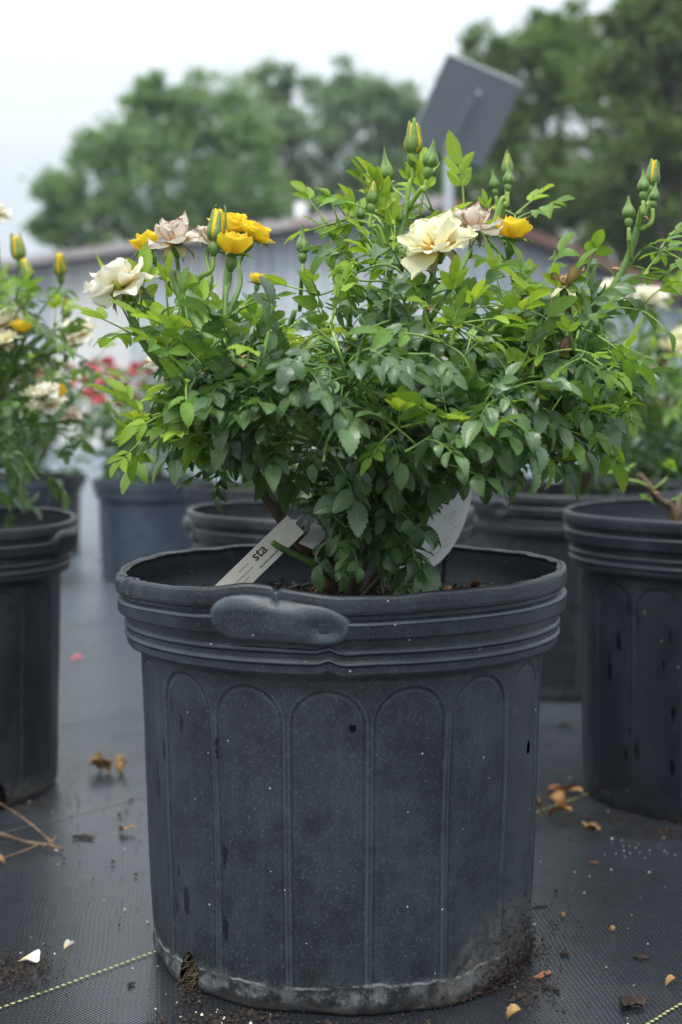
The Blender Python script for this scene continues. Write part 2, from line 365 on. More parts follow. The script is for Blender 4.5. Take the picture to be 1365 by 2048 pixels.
# ------------------------------------------------------------------ ground: black woven weed cloth
def ground_mat():
    t = NT('woven_ground_cloth'); co = t.coord('Object')
    mp = t.n('ShaderNodeMapping'); mp.inputs['Rotation'].default_value = (0, 0, R(-47)); t.l(co, mp.inputs['Vector'])
    wv = t.n('ShaderNodeVectorMath', operation='ADD'); t.l(mp.outputs[0], wv.inputs[0])
    wn_ = t.n('ShaderNodeTexNoise'); wn_.inputs['Scale'].default_value = 7; t.l(co, wn_.inputs['Vector'])
    ws = t.n('ShaderNodeVectorMath', operation='SCALE'); ws.inputs['Scale'].default_value = .012; t.l(wn_.outputs['Color'], ws.inputs[0]); t.l(ws.outputs[0], wv.inputs[1])
    x, y, _ = t.sep(wv.outputs[0])
    pu = t.math('MULTIPLY', x, 1 / .0031); pv = t.math('MULTIPLY', y, 1 / .0036)
    fu = t.math('ABSOLUTE', t.math('SINE', t.math('MULTIPLY', pu, math.pi)))
    fv = t.math('ABSOLUTE', t.math('SINE', t.math('MULTIPLY', pv, math.pi)))
    chk = t.math('MODULO', t.math('ABSOLUTE', t.math('ADD', t.math('FLOOR', pu), t.math('FLOOR', pv))), 2)
    h = t.math('ADD', t.math('MULTIPLY', fu, t.math('MULTIPLY_ADD', chk, .55, .45)), t.math('MULTIPLY', fv, .8))
    n1 = t.noise(co, 2.2, 5, .6); n2 = t.noise(co, 26, 5, .65); n3 = t.noise(co, 240, 3)
    col = t.mix(t.step(n1, .35, .7), (.008, .009, .011), (.020, .022, .027))
    col = t.mix(t.math('MULTIPLY', t.step(n2, .48, .75), .5), col, (.026, .0255, .0255))
    col = t.mix(t.math('MULTIPLY', t.step(n3, .62, .72), .35), col, (.07, .066, .06))
    col = t.mix(t.math('MULTIPLY', t.math('SUBTRACT', 1.0, t.step(h, .35, 1.05)), .8), col, (.005, .005, .006))
    moss = t.math('MULTIPLY', t.step(t.noise(co, 5.5, 3), .60, .72), t.step(n2, .45, .65))
    col = t.mix(t.math('MULTIPLY', moss, .6), col, (.03, .034, .014))
    hh = t.math('ADD', h, t.math('MULTIPLY', n2, 1.2))
    wr = t.noise(co, 4.5, 3, .5)
    hh = t.math('ADD', t.math('MULTIPLY', h, .34), t.math('ADD', t.math('MULTIPLY', n2, 1.0), t.math('MULTIPLY', wr, 9.0)))
    nrm = t.bump(hh, .5, .0009)
    spc = t.math('MULTIPLY_ADD', t.step(h, .30, .95), .95, .04)
    rgh = t.math('ADD', t.math('MULTIPLY_ADD', t.step(n1, .3, .7), -.10, .23), t.math('MULTIPLY', n2, .10))
    sh = t.bsdf(col, rgh, spc, nrm); pb_ = sh.node       # polypropylene tapes: fibre sheen at grazing angles
    pb_.inputs['Sheen Weight'].default_value = 1.0; pb_.inputs['Sheen Roughness'].default_value = .22; pb_.inputs['Sheen Tint'].default_value = (.80, .90, 1, 1)
    return t.done(sh)
g = MB()
n = 24
gx = [-220 + 440 * i / n for i in range(n + 1)]
g.add([(x, y + 190, 0) for y in gx for x in gx], [(j * (n + 1) + i, j * (n + 1) + i + 1, (j + 1) * (n + 1) + i + 1, (j + 1) * (n + 1) + i) for j in range(n) for i in range(n)])
ground = tag(g.build('ground', ground_mat()), 'black woven weed cloth covering the nursery ground', None, None, 'structure')

# yellow marker threads woven into the cloth every 0.425 m (children of the ground)
tm = NT('yellow_marker_thread'); M['thread'] = tm.done(tm.bsdf(tm.mix(tm.noise(tm.coord('Object'), 120), (.22, .21, .07), (.42, .40, .16)), .6, .3))
tm = NT('dusty_marker_thread'); M['thread_dirty'] = tm.done(tm.bsdf((.085, .087, .08), .6, .3))
d47 = Vector((math.cos(R(47.2)), math.sin(R(47.2)), 0)); n47 = Vector((d47.y, -d47.x, 0))
p0 = G(0, 2020)
rn = random.Random(4)
for k in range(-9, 5):
    mb = MB(); base = p0 + n47 * (.4225 * k); base -= d47 * base.dot(d47)
    tt = -1.5
    L = 9.0
    while tt < L:
        near = tt < 2.6
        ln = .0052 if near else .03
        c = base + d47 * tt + n47 * rn.uniform(-.0004, .0004) + Vector((0, 0, .0016))
        if c.y > .6:
            a = d47 * ln * .46; b = n47 * (.0016 if near else .0007)
            mb.add([c - a - b * .5, c - a * .3 - b, c + a * .3 - b, c + a + b * .5, c + a * .3 + b, c - a * .3 + b, c + Vector((0, 0, .0012))],
                   [(0, 1, 6), (1, 2, 6), (2, 3, 6), (3, 4, 6), (4, 5, 6), (5, 0, 6)])
        tt += .0066 if near else .034
    tag(mb.build('marker_thread', M['thread' if k in (0, 1) else 'thread_dirty'], ground), kind='stuff')

# ------------------------------------------------------------------ nursery pots
def pot_profile(z):
    """outer radius of body at height z (standard pot, rim radius .2136, height .365)"""
    zs = [-.001, .004, .012, .290, .2945, .2955, .300, .3035, .3045, .3060, .3105, .3120, .3150, .3165, .3215, .3255, .3270, .3285, .3330, .3395, .3415, .3440, .3480, .3520]
    rs = [.1760, .1800, .1822, .1905, .1925, .2020, .2026, .2026, .2044, .2048, .2044, .2026, .2056, .2050, .2046, .2046, .2085, .2118, .2124, .2134, .2130, .2100, .2098, .2098]
    return np.interp(z, zs, rs)
def tighten(prof, e=.0005):
    out = []
    for i, p in enumerate(prof):
        p = np.array(p)
        for q, side in ((prof[i - 1] if i else None, 0), (None, 1), (prof[i + 1] if i < len(prof) - 1 else None, 2)):
            if side == 1: out.append(tuple(p)); continue
            if q is None: continue
            d = np.array(q) - p; L = np.hypot(*d)
            if L > 2.6 * e: out.append(tuple(p + d / L * e))
    return out
def wrap(a): return (a + math.pi) % (2 * math.pi) - math.pi

def deform_main(th, z):
    w = sstep(.305, .362, z)
    g_ = lambda c, s: np.exp(-((wrap(th - c)) / s) ** 2)
    dz = w * (.0065 * g_(-.34, .17) - .0025 * g_(.05, .22) - .005 * g_(-1.35, .4) + .002 * g_(1.5, .5))
    dr = w * (-.0045 * g_(-.28, .10) + .003 * np.cos(2 * th + .6) + .003 * g_(-.62, .15))
    band = sstep(.285, .297, z) * (1 - sstep(.318, .326, z))
    dz = dz + band * (.0028 * g_(-.055, .03) - .001 * g_(.03, .06))
    top = sstep(.345, .362, z)
    cr = g_(-1.22, .22)
    dr = dr + top * cr * (.0022 * np.sin(th * 47) + .0015 * np.sin(th * 83 + 1))
    dz = dz + top * cr * .0016 * np.sin(th * 61)
    dz = dz + top * .0007 * np.sin(th * 19 + .4) * np.sin(th * 7)
    dz = dz - top * .0035 * g_(-.255, .012)
    return dr, dz
def deform_other(seed):
    q = np.random.RandomState(seed).uniform(0, 6.28, 6)
    def f(th, z):
        w = sstep(.2, .35, z)
        return w * (.003 * np.cos(2 * th + q[0]) + .0012 * np.cos(5 * th + q[1])), w * (.0018 * np.cos(2 * th + q[2]) + .001 * np.cos(3 * th + q[3]))
    return f

def revolve(prof, th, fn, deform, name, mat):
    """prof: list of (r,z); fn(th,z,r)->extra radial; returns mesh (closed in theta)"""
    nt = len(th); pr = np.array(prof); TH, Z = np.meshgrid(th, pr[:, 1]); RR = np.repeat(pr[:, 0][:, None], nt, 1)
    RR = RR + fn(TH, Z, RR); dr, dz = deform(TH, Z); RR = RR + dr; ZZ = Z + dz
    v = np.stack([RR * np.sin(TH), -RR * np.cos(TH), ZZ], -1).reshape(-1, 3)
    uv = np.stack([TH / (2 * math.pi) + .5, Z / .4], -1).reshape(-1, 2)
    nr = len(prof); I, J = np.meshgrid(np.arange(nr - 1), np.arange(nt - 1), indexing='ij')
    a = I * nt + J; f = np.stack([a, a + nt, a + nt + 1, a + 1], -1).reshape(-1, 4)
    return v, f, uv

def build_pot(cx, cy, nt=300, nz=70, rot=0.0, mat='pot_b', deform=None, handles=(0,), scale=1.0, holes=(), seed=1, soil_z=.322, drain=(), arches=True, hscale=None):
    root = empty('nursery_pot', (cx, cy, 0)); root.scale = (scale, scale, hscale or scale)
    deform = deform or deform_other(seed)
    rs = np.random.RandomState(seed)
    # more columns on the half facing the camera
    a = np.linspace(-math.pi, math.pi, nt + 1)
    th = a - .35 * np.sin(a)          # denser near 0
    ph = rs.uniform(0, 6.28, 8)
    def wall(TH, Z, RR):
        w = 2 * math.pi / 17; aw = .5 * w * .187 - .0042
        loc = (np.mod(TH - rot + w / 2, w) - w / 2) * .187
        zt = .2835 + .003 * np.cos(TH * 3 + ph[0]); zc = zt - aw
        d = np.where(Z > zc, np.sqrt(loc ** 2 + (Z - zc) ** 2) - aw, np.abs(loc) - aw)
        inw = (Z < .2925) & (Z > .004)
        h = -.0009 * sstep(.0018, -.0018, d) - .0010 * np.exp(-(d / .0015) ** 2)
        h = np.where(inw, h, 0) * sstep(.008, .03, Z) if arches else 0 * Z
        und = .0012 * np.sin(TH * 5 + ph[1] + Z * 9) * np.sin(Z * 17 + ph[2]) + .0008 * np.sin(TH * 11 + ph[3]) * np.sin(Z * 31 + ph[4])
        bot = sstep(.03, .0, Z) * (.0025 * np.sin(TH * 4 + ph[5]) + .0015 * np.sin(TH * 13 + ph[6]))
        return h + und * sstep(.30, .25, Z) + bot
    bands = [(.2085, .3520), (.2085, .3452), (.2128, .3428), (.2136, .3412), (.2130, .3395), (.2120, .3300), (.2112, .3286), (.2056, .3282), (.2046, .3268), (.2042, .3190), (.2058, .3172), (.2060, .3155), (.2038, .3136), (.2036, .3092), (.2054, .3076), (.2056, .3060), (.2034, .3042), (.2032, .2985), (.2022, .2968), (.1935, .2958), (.1918, .2940)]
    zs = list(np.linspace(.2915, .030, nz)) + list(np.linspace(.028, .012, 10)) + [.010, .008, .006, .004, .0025, .001]
    prof = tighten(bands) + [(float(pot_profile(np.array(q))), q) for q in zs]
    prof += [(.170, .0004), (.05, .0002)]
    inner = [(.1830, .20), (.1862, .29), (.1985, .2965), (.1995, .318), (.2010, .3215), (.2045, .3285), (.2060, .343), (.2062, .352)]
    # holes: cut faces
    v, f, uv = revolve(prof, th, wall, deform, 'body', None)
    if holes or drain:
        cu = uv[f].mean(1); keep = np.ones(len(f), bool); ct = (cu[:, 0] - .5) * 2 * math.pi; cz = cu[:, 1] * .4
        for (ht, hz, hr, hh) in list(holes) + list(drain):
            keep &= ((ct - ht) * .187 / hr) ** 2 + ((cz - hz) / hh) ** 2 > 1
        f = f[keep]
    v2, f2, uv2 = revolve(inner, th, lambda T, Z, Rr: 0 * Z, deform, 'inner', None)
    k = len(v); v = np.concatenate([v, v2]); f = np.concatenate([f, f2[:, ::-1] + k]); uv = np.concatenate([uv, uv2])
    obj('body', mesh('pot_body', v, f, M[mat], uv), root)
    # rolled rim with a ragged inner flash
    rag = rs.uniform(-1, 1, nt + 1); rag[-1] = rag[0]; rag = np.convolve(rag, [.3, .4, .3], 'same')
    rimp = [(.2092, .3490), (.2122, .3492), (.2138, .3505), (.2143, .3530), (.2144, .3590), (.2140, .3630), (.2130, .3650), (.2112, .3660), (.2094, .3655), (.2082, .3640), (.2070, .3650), (.2056, .3648), (.2053, .3640), (.2068, .3630), (.2074, .3600), (.2070, .3490)]
    def rimf(TH, Z, RR):
        m = ((RR < .2085) & (Z > .3635)).astype(float)
        return m * (.0016 * rag[None, :] + .001 * np.sin(TH * 23 + ph[0]))
    v, f, uv = revolve(tighten(rimp, .0003), th, rimf, deform, 'rim', None)
    obj('rim', mesh('pot_rim', v, f, M[mat], uv), root)
    # moulded grips
    for ht in handles:
        A, B = .275, .0172; nu, nv = 60, 22
        U, V = np.meshgrid(np.linspace(-A - .03, A + .03, nu), np.linspace(-.0185, .0185, nv))
        seg = np.maximum(np.abs(U) * .212 - (A * .212 - B * 1.3), 0) / 1.3
        d = np.sqrt(seg ** 2 + V ** 2) / B
        h = .0048 * np.clip(1 - d ** 2.2, 0, 1) ** .8 * (1 - .18 * U / A) - .0045 * np.exp(-((U / A - .62) / .20) ** 2 - ((V + .003) / .008) ** 2) + .0014 * np.exp(-((U / A + .3) / .5) ** 2 - ((V - .008) / .005) ** 2) - .0010 * sstep(.95, 1.05, d) - .010 * sstep(1.0, 1.3, d)
        h = h + .0012 * np.sin(U * 17 + 1) * sstep(1, .4, d)
        Zh = .3405 + V * .95 - .0018 * U / A + .0008 * np.sin(U * 9); T = ht + U
        base = .2128 + .0014 * sstep(.333, .352, Zh); dr, dz = deform(T, Zh)
        RR = base + h + dr; ZZ = Zh + dz
        vv = np.stack([RR * np.sin(T), -RR * np.cos(T), ZZ], -1).reshape(-1, 3)
        uu = np.stack([T / (2 * math.pi) + .5, Zh / .4], -1).reshape(-1, 2)
        I, J = np.meshgrid(np.arange(nv - 1), np.arange(nu - 1), indexing='ij'); q = I * nu + J
        ff = np.stack([q, q + 1, q + nu + 1, q + nu], -1).reshape(-1, 4)
        obj('handle', mesh('pot_handle', vv, ff, M['pot_grip' if mat == 'pot' else mat], uu), root)
    # potting soil column
    nr, na = 14, 48; sv = []; sf = []
    for i in range(nr + 1):
        for k in range(na):
            a_ = 2 * math.pi * k / na; r_ = .1965 * i / nr
            zz = soil_z + .007 * mnoise.noise(Vector((r_ * math.cos(a_) * 30, r_ * math.sin(a_) * 30, seed))) + .012 * math.exp(-(r_ / .07) ** 2)
            sv.append((r_ * math.sin(a_), -r_ * math.cos(a_), zz))
    for rr_, zz_ in ((.1965, .302), (.1815, .296), (.1775, .270), (.172, .006)):
        for q in range(na):
            a_ = 2 * math.pi * q / na; sv.append((rr_ * math.sin(a_), -rr_ * math.cos(a_), zz_))
    for i in range(nr + 4):
        for k in range(na):
            a0 = i * na + k; b0 = i * na + (k + 1) % na
            sf.append((a0, a0 + na, b0 + na, b0))
    obj('potting_soil', mesh('potting_soil', sv, sf, M['soil']), root)
    return root

MAINC = (S(685 - 682.5, 1.33), 1.33)
pot_main = build_pot(*MAINC, nt=820, nz=170, rot=-.064, mat='pot', deform=deform_main, handles=(-.25, 2.89), seed=3,
                     holes=((.045, .2500, .0030, .0036), (1.10, .2090, .0045, .0062)), drain=((-.83, .014, .013, .021),))
tag(pot_main, 'big black ribbed plastic nursery pot in front with dented rim', 'pot', 'nursery pots')
pots = {'main': pot_main}
def potat(key, px, y, label, **kw):
    o = build_pot(S(px - 682.5, y), y, **kw); tag(o, label, 'pot', 'nursery pots'); pots[key] = o; return o
potat('left', -172, 1.88, 'dusty black pot cut off by the left edge of the picture', nt=420, nz=110, mat='pot_b', rot=.13, handles=(1.50, -1.64), seed=5, drain=((.83, .016, .014, .022),))
potat('right', 1452, 1.86, 'black pot with dark water drops and a pruned stump, at right edge', nt=420, nz=110, mat='pot_c', rot=.05, handles=(-.18, 2.96), seed=8, hscale=1.035)
potat('backhandle', 662, 2.06, 'black pot with rounded grip, directly behind the front pot on the left', nt=300, nz=60, mat='pot_b', rot=.2, handles=(-1.42, 1.72), seed=9)
potat('backright', 1145, 2.60, 'black pot between the front pot and the pruned one, one row back', nt=300, nz=60, mat='pot_b', rot=.1, handles=(2.2, -.95), seed=11)
potat('blue', 306, 4.25, 'blue-grey pot holding a red rose bush, far left', nt=240, nz=40, mat='pot_blue', rot=.1, handles=(1.7,), scale=.86, hscale=.82, seed=12, arches=False)
potat('farblack', 62, 4.9, 'small black pot in the shade behind the left bush, left of the blue-grey pot', nt=240, nz=40, mat='pot_d', handles=(2.0,), scale=.90, hscale=.78, seed=13)
potat('farblue', -25, 4.05, 'blue-grey pot half hidden behind the left bush at the picture edge', nt=240, nz=40, mat='pot_blue', handles=(2.4,), scale=.86, hscale=.82, seed=14, arches=False)
potat('farmid', 520, 3.6, 'black pot in the back row behind the brown left cane', nt=240, nz=40, mat='pot_d', handles=(2.0,), scale=.92, hscale=.86, seed=15)
potat('farright', 1345, 3.45, 'black pot in the back row behind the pruned one, right edge', nt=240, nz=40, mat='pot_d', handles=(2.0,), scale=.98, hscale=.95, seed=16)
potat('farcentre', 960, 3.9, 'black pot in the back row behind the white round tag', nt=240, nz=40, mat='pot_d', handles=(2.0,), scale=.92, hscale=.86, seed=17)

# ------------------------------------------------------------------ rose leaves
def leaflet(L, W, fold, curl, nst, rnd, serr=.14, twist=0.0):
    """serrated ovate leaflet along +Y, upper face +Z"""
    v = []; f = []; uv = []; ns = 2 * nst
    y = z = 0.0; norm = (.37 ** .58) * (.63 ** .98)
    ruff = rnd.uniform(0, 6.28)
    for i in range(ns + 1):
        t = i / ns; ang = curl * (t - .25)
        if i: y += math.cos(ang) * L / ns; z -= math.sin(ang) * L / ns
        w = W / 2 * (max(t, .0) ** .58) * ((1 - t) ** .98) / norm
        if i == 0: w = W * .03
        tooth = (1 - serr) if i % 2 == 1 else 1.0
        adv = (L / ns * .45) if (i % 2 == 0 and 0 < i < ns) else 0
        tw = twist * (t - .3)
        for s in (-1, -.55, 0, .55, 1):
            ww = w * (tooth if abs(s) == 1 else 1); x = ww * s
            zz = abs(x) * math.tan(fold) * (1 - .25 * abs(s)) + .05 * w * math.sin(ruff + t * 9 + s * 2) * abs(s) + x * tw
            v.append((x, y + (adv if abs(s) == 1 else 0), z + zz)); uv.append((.5 + .5 * s, t))
    for i in range(ns):
        for k in range(4):
            a = i * 5 + k; f.append((a, a + 1, a + 6, a + 5))
    return v, f, uv
def xf(mat, v): return [mat @ Vector(p) for p in v]

def compound_leaf(name, seed, mats, size=1.0, pairs=2, fold=.35, curl=.5, slim=.60, nst=7, droop=.5, close=1.0):
    rnd = random.Random(seed); mb = MB()
    Lr = .047 * size * (.75 + .22 * pairs) * rnd.uniform(.9, 1.1)
    path = []; y = z = 0; side = rnd.uniform(-.15, .15)
    for i in range(9):
        t = i / 8; ang = .30 - droop * t * 1.3
        if i: y += math.cos(ang) * Lr / 8; z += math.sin(ang) * Lr / 8
        path.append(Vector((side * Lr * t * t, y, z)))
    a, b, c = tube(path, .0011 * size ** .5, .0006 * size ** .5, 5); mb.add(a, b, c, 1)
    # stipule wings at the base
    for s in (-1, 1):
        mb.add([(0, 0, .0005), (.004 * s * size, .006 * size, .001), (.0015 * s * size, .013 * size, .002), (0, .011 * size, .0015)], [(0, 1, 2, 3) if s > 0 else (3, 2, 1, 0)], None, 1)
    def at(t):
        q = t * 8; i = min(int(q), 7); return path[i].lerp(path[i + 1], q - i), (path[i + 1] - path[i]).normalized()
    def put(t, yaw, L, pitch, roll):
        p, T = at(t); T2 = Matrix.Rotation(yaw, 3, 'Z') @ T
        T2 = (T2 + Vector((0, 0, pitch))).normalized()
        upv = Matrix.Rotation(roll, 3, T2) @ Vector((0, 0, 1))
        m = frame(p, T2, upv)
        v, f, uv = leaflet(L, L * slim * rnd.uniform(.9, 1.1), fold * rnd.uniform(.6, 1.4), curl * rnd.uniform(.3, 1.6), nst, rnd, rnd.uniform(.09, .15), rnd.uniform(-.4, .4))
        mb.add(xf(m, v), f, uv, 0)
    put(1.0, rnd.uniform(-.15, .15), .0315 * size * rnd.uniform(.9, 1.15), rnd.uniform(-.25, .1), rnd.uniform(-.3, .3))
    for k in range(pairs):
        t = .86 - k * (.50 / max(pairs, 1)) ; Lp = .0265 * size * (1 - .13 * k)
        for s in (-1, 1):
            put(t + rnd.uniform(-.02, .02), -s * close * rnd.uniform(.85, 1.2), Lp * rnd.uniform(.85, 1.1), rnd.uniform(-.3, .12), s * rnd.uniform(-.2, .45))
    return mb.mesh(name, mats)
LEAF = {'mature': [], 'mid': [], 'young': [], 'old': [], 'far': [], 'faryoung': []}
for i in range(14):
    LEAF['mature'].append(compound_leaf('leaf_mature', 100 + i, [M['leaf'], M['stem']], size=[.50, .62, .74, .86][i % 4], pairs=[2, 2, 3, 2, 1][i % 5], fold=[.25, .42, .6][i % 3], curl=[.4, .9, 1.3][(i // 2) % 3], droop=[.35, .6, .85][i % 3]))
for i in range(8):
    LEAF['mid'].append(compound_leaf('leaf_mid', 200 + i, [M['leaf_mid'], M['stem_young']], size=[.6, .72, .85][i % 3], pairs=[2, 1, 2][i % 3], fold=.38, curl=[.2, .6, 1.0][i % 3], slim=.54, droop=.35))
for i in range(8):
    LEAF['young'].append(compound_leaf('leaf_young', 300 + i, [M['leaf_young'], M['stem_young']], size=[.5, .62, .72, .85][i % 4], pairs=[1, 2][i % 2], fold=.62, curl=[-.3, .2, .5][i % 3], slim=.46, droop=.05, close=.72, nst=6))
for i in range(3):
    LEAF['old'].append(compound_leaf('leaf_yellowing', 400 + i, [M['leaf_old'], M['stem_young']], size=.5 + .08 * i, pairs=1 + i % 2, fold=.4, curl=1.0, droop=.9))
for i in range(6):
    LEAF['far'].append(compound_leaf('leaf_back', 500 + i, [M['leaf_far'], M['stem']], size=[.9, 1.05, 1.2][i % 3], pairs=2, fold=.3, curl=.7, nst=3, droop=.5))
for i in range(3):
    LEAF['faryoung'].append(compound_leaf('leaf_back_young', 600 + i, [M['leaf_mid'], M['stem_young']], size=.8, pairs=1, fold=.45, curl=.4, nst=3, slim=.5, droop=.1))

# ------------------------------------------------------------------ flowers
def petal_mesh(name, seed, L, W, phi0, phi1, cup, mat, point=.10, ruffle=.05, nt_=9, nsx=8, narrow=.3):
    """petal rooted at origin; axis of the flower +Z, petal leans towards +X"""
    rnd = random.Random(seed); v = []; uv = []; f = []; r = z = 0.0
    q1, q2, q3 = rnd.uniform(0, 6), rnd.uniform(0, 6), rnd.uniform(-.25, .25)
    for i in range(nt_ + 1):
        t = i / nt_; ph = phi0 + (phi1 - phi0) * (t * t * (3 - 2 * t)) + .12 * math.sin(q1 + t * 4) * ruffle * 10
        if i: r += math.sin(ph) * L / nt_; z += math.cos(ph) * L / nt_
        w = W / 2 * (narrow + (1 - narrow) * math.sin(math.pi / 2 * min(1, t / .62)) ** 1.1) * (1 if t < .75 else math.sqrt(max(.03, 1 - ((t - .75) / .262) ** 2 * .92)))
        for k in range(nsx + 1):
            s = -1 + 2 * k / nsx
            nx, nz = math.cos(ph), -math.sin(ph)        # outward normal in xz
            inw = -cup * w * s * s + ruffle * W * math.sin(q1 + t * 7 + s * 3.1) * t * (abs(s) + .2) + q3 * w * s * t
            tipd = -point * L * (abs(s) ** 1.3) * max(0, t - .6) / .4 + ruffle * .5 * L * math.sin(q2 + s * 6.5) * max(0, t - .7)
            v.append((r + nx * inw + math.sin(ph) * tipd, w * s, z + nz * inw + math.cos(ph) * tipd)); uv.append((.5 + .5 * s, t))
    for i in range(nt_):
        for k in range(nsx):
            a = i * (nsx + 1) + k; f.append((a, a + 1, a + nsx + 2, a + nsx + 1))
    return mesh(name, v, f, mat, uv)
def lathe(prof, n=14, lump=0, seed=0):
    rnd = random.Random(seed); v = []; f = []; uv = []
    for i, (r, z) in enumerate(prof):
        for k in range(n):
            a = 2 * math.pi * k / n; rr = r * (1 + lump * rnd.uniform(-1, 1)); v.append((rr * math.cos(a), rr * math.sin(a), z)); uv.append((k / n, i / len(prof)))
    for i in range(len(prof) - 1):
        for k in range(n):
            a = i * n + k; b = i * n + (k + 1) % n; f.append((a, b, b + n, a + n))
    f.append(tuple(range(n))[::-1]); f.append(tuple(range((len(prof) - 1) * n, len(prof) * n)))
    return v, f, uv
_hip = {}
def hip_mesh(kind):
    if kind not in _hip:
        mb = MB()
        if kind == 'hip':
            mb.add(*lathe([(.0016, -.0100), (.0022, -.0088), (.0034, -.0070), (.0042, -.0045), (.0042, -.0022), (.0034, -.0002), (.0026, .0008), (.0010, .0016)]))
            _hip[kind] = mb.mesh('receptacle', M['calyx'])
        elif kind == 'dead':
            mb.add(*lathe([(.0012, -.012), (.0030, -.009), (.0036, -.005), (.0030, -.001), (.0015, .001)], 10, .1)); _hip[kind] = mb.mesh('receptacle_dead', M['petal_black'])
    return _hip[kind]
_pc = {}
def petal_set(kind):
    """list of (mesh, roll, base radius, base z) for each flower kind; unit flower about 34 mm across"""
    if kind in _pc: return _pc[kind]
    out = []; rnd = random.Random(sum(map(ord, kind)))
    def ring(n, L, W, p0, p1, cup, mat, off=0, rad=.0012, z=0.0, jit=.15, point=.10, ruffle=.05, narrow=.3):
        for k in range(n):
            me = petal_mesh('petal', rnd.randint(0, 10 ** 6), L * rnd.uniform(.9, 1.1), W * rnd.uniform(.9, 1.12), p0 + rnd.uniform(-jit, jit), p1 + rnd.uniform(-jit, jit) * 2, cup, M[mat], point, ruffle, narrow=narrow)
            out.append((me, off + 2 * math.pi * k / n + rnd.uniform(-.15, .15), rad, z))
    if kind == 'yellow_cup':
        ring(5, .021, .019, 1.05, .12, .55, 'petal_yellow', 0, point=.14)
        ring(5, .020, .016, .80, .05, .65, 'petal_yellow', .6)
        ring(4, .018, .012, .45, .0, .8, 'petal_yellow', .2)
        ring(3, .016, .009, .15, .05, .9, 'petal_yellow', .9)
    elif kind == 'yellow_open':
        ring(6, .021, .019, 1.15, .75, .38, 'petal_yellow', 0, point=.16, ruffle=.07)
        ring(6, .019, .016, .85, .35, .5, 'petal_yellow', .5, ruffle=.08)
        ring(5, .016, .012, .55, .12, .7, 'petal_yellow', .2, ruffle=.09)
        ring(4, .013, .009, .2, .05, .9, 'petal_yellow', .8, ruffle=.09)
    elif kind in ('cream', 'white'):
        m = 'petal_' + kind; loose = {'cream': 0, 'white': .1}[kind]
        ring(5, .026, .022, 1.35 + loose, 1.75 + loose, .25, m, 0, jit=.32, point=.20, ruffle=.11)
        ring(5, .025, .021, 1.05, 1.05 + loose, .34, m, .5, jit=.34, point=.18, ruffle=.12)
        ring(3, .023, .019, .75, .50 + loose, .42, m, .25, jit=.3, point=.16, ruffle=.13)
        ring(3, .014, .010, .5, .40, .6, m, .8, jit=.3, ruffle=.15)
    elif kind == 'tan':
        m = 'petal_tan'
        ring(5, .024, .021, 1.25, 1.45, .3, m, 0, jit=.35, point=.18, ruffle=.14)
        ring(4, .027, .021, .85, .22, .55, m, .5, jit=.25, point=.34, ruffle=.10)
        ring(3, .020, .016, .6, .2, .7, m, .2, jit=.3, point=.2, ruffle=.15)
    elif kind in ('red', 'pink', 'coral'):
        m = 'petal_' + kind
        ring(6, .020, .018, 1.25, 1.1, .3, m, 0); ring(5, .018, .016, .9, .6, .45, m, .5); ring(4, .014, .012, .5, .2, .6, m, .2)
    elif kind == 'wither':
        ring(2, .024, .010, 1.2, 1.35, 1.1, 'petal_dead', .3, jit=.2, ruffle=.16)
        ring(4, .008, .006, .6, .9, .8, 'petal_dead', .9, jit=.4, ruffle=.2)
    _pc[kind] = out; return out
_sep = {}
def sepal_mesh(style, seed):
    key = (style, seed)
    if key not in _sep:
        if style == 'bud': me = petal_mesh('sepal', seed, .0215, .0082, .95, -.16, .55, M['calyx'], .3, .02, 9, 4, .75)
        elif style == 'openbud': me = petal_mesh('sepal', seed, .0225, .0076, .95, .10, .5, M['calyx'], .3, .02, 9, 4, .75)
        elif style == 'spread': me = petal_mesh('sepal', seed, .019, .0072, 1.2, 1.75, .4, M['sepal'], .3, .05, 9, 4, .8)
        else: me = petal_mesh('sepal', seed, .020, .0080, 1.9, 2.9, .4, M['sepal_dry'], .3, .06, 9, 4, .8)
        _sep[key] = me
    return _sep[key]
_egg = {}
EGG = {'closed': [(.0032, .0005), (.0056, .0025), (.0064, .005), (.0061, .0078), (.0048, .0110), (.0030, .0140), (.0015, .0170), (.0008, .0205), (.0004, .0235)],
       'half': [(.0030, .0005), (.0052, .003), (.0059, .0065), (.0056, .010), (.0046, .014), (.0033, .0175), (.0024, .0205), (.0016, .0225), (.0004, .0235)],
       'open': [(.0032, .0005), (.0060, .003), (.0069, .006), (.0067, .010), (.0058, .014), (.0049, .018), (.0043, .0215), (.0030, .0238), (.0004, .0230)]}
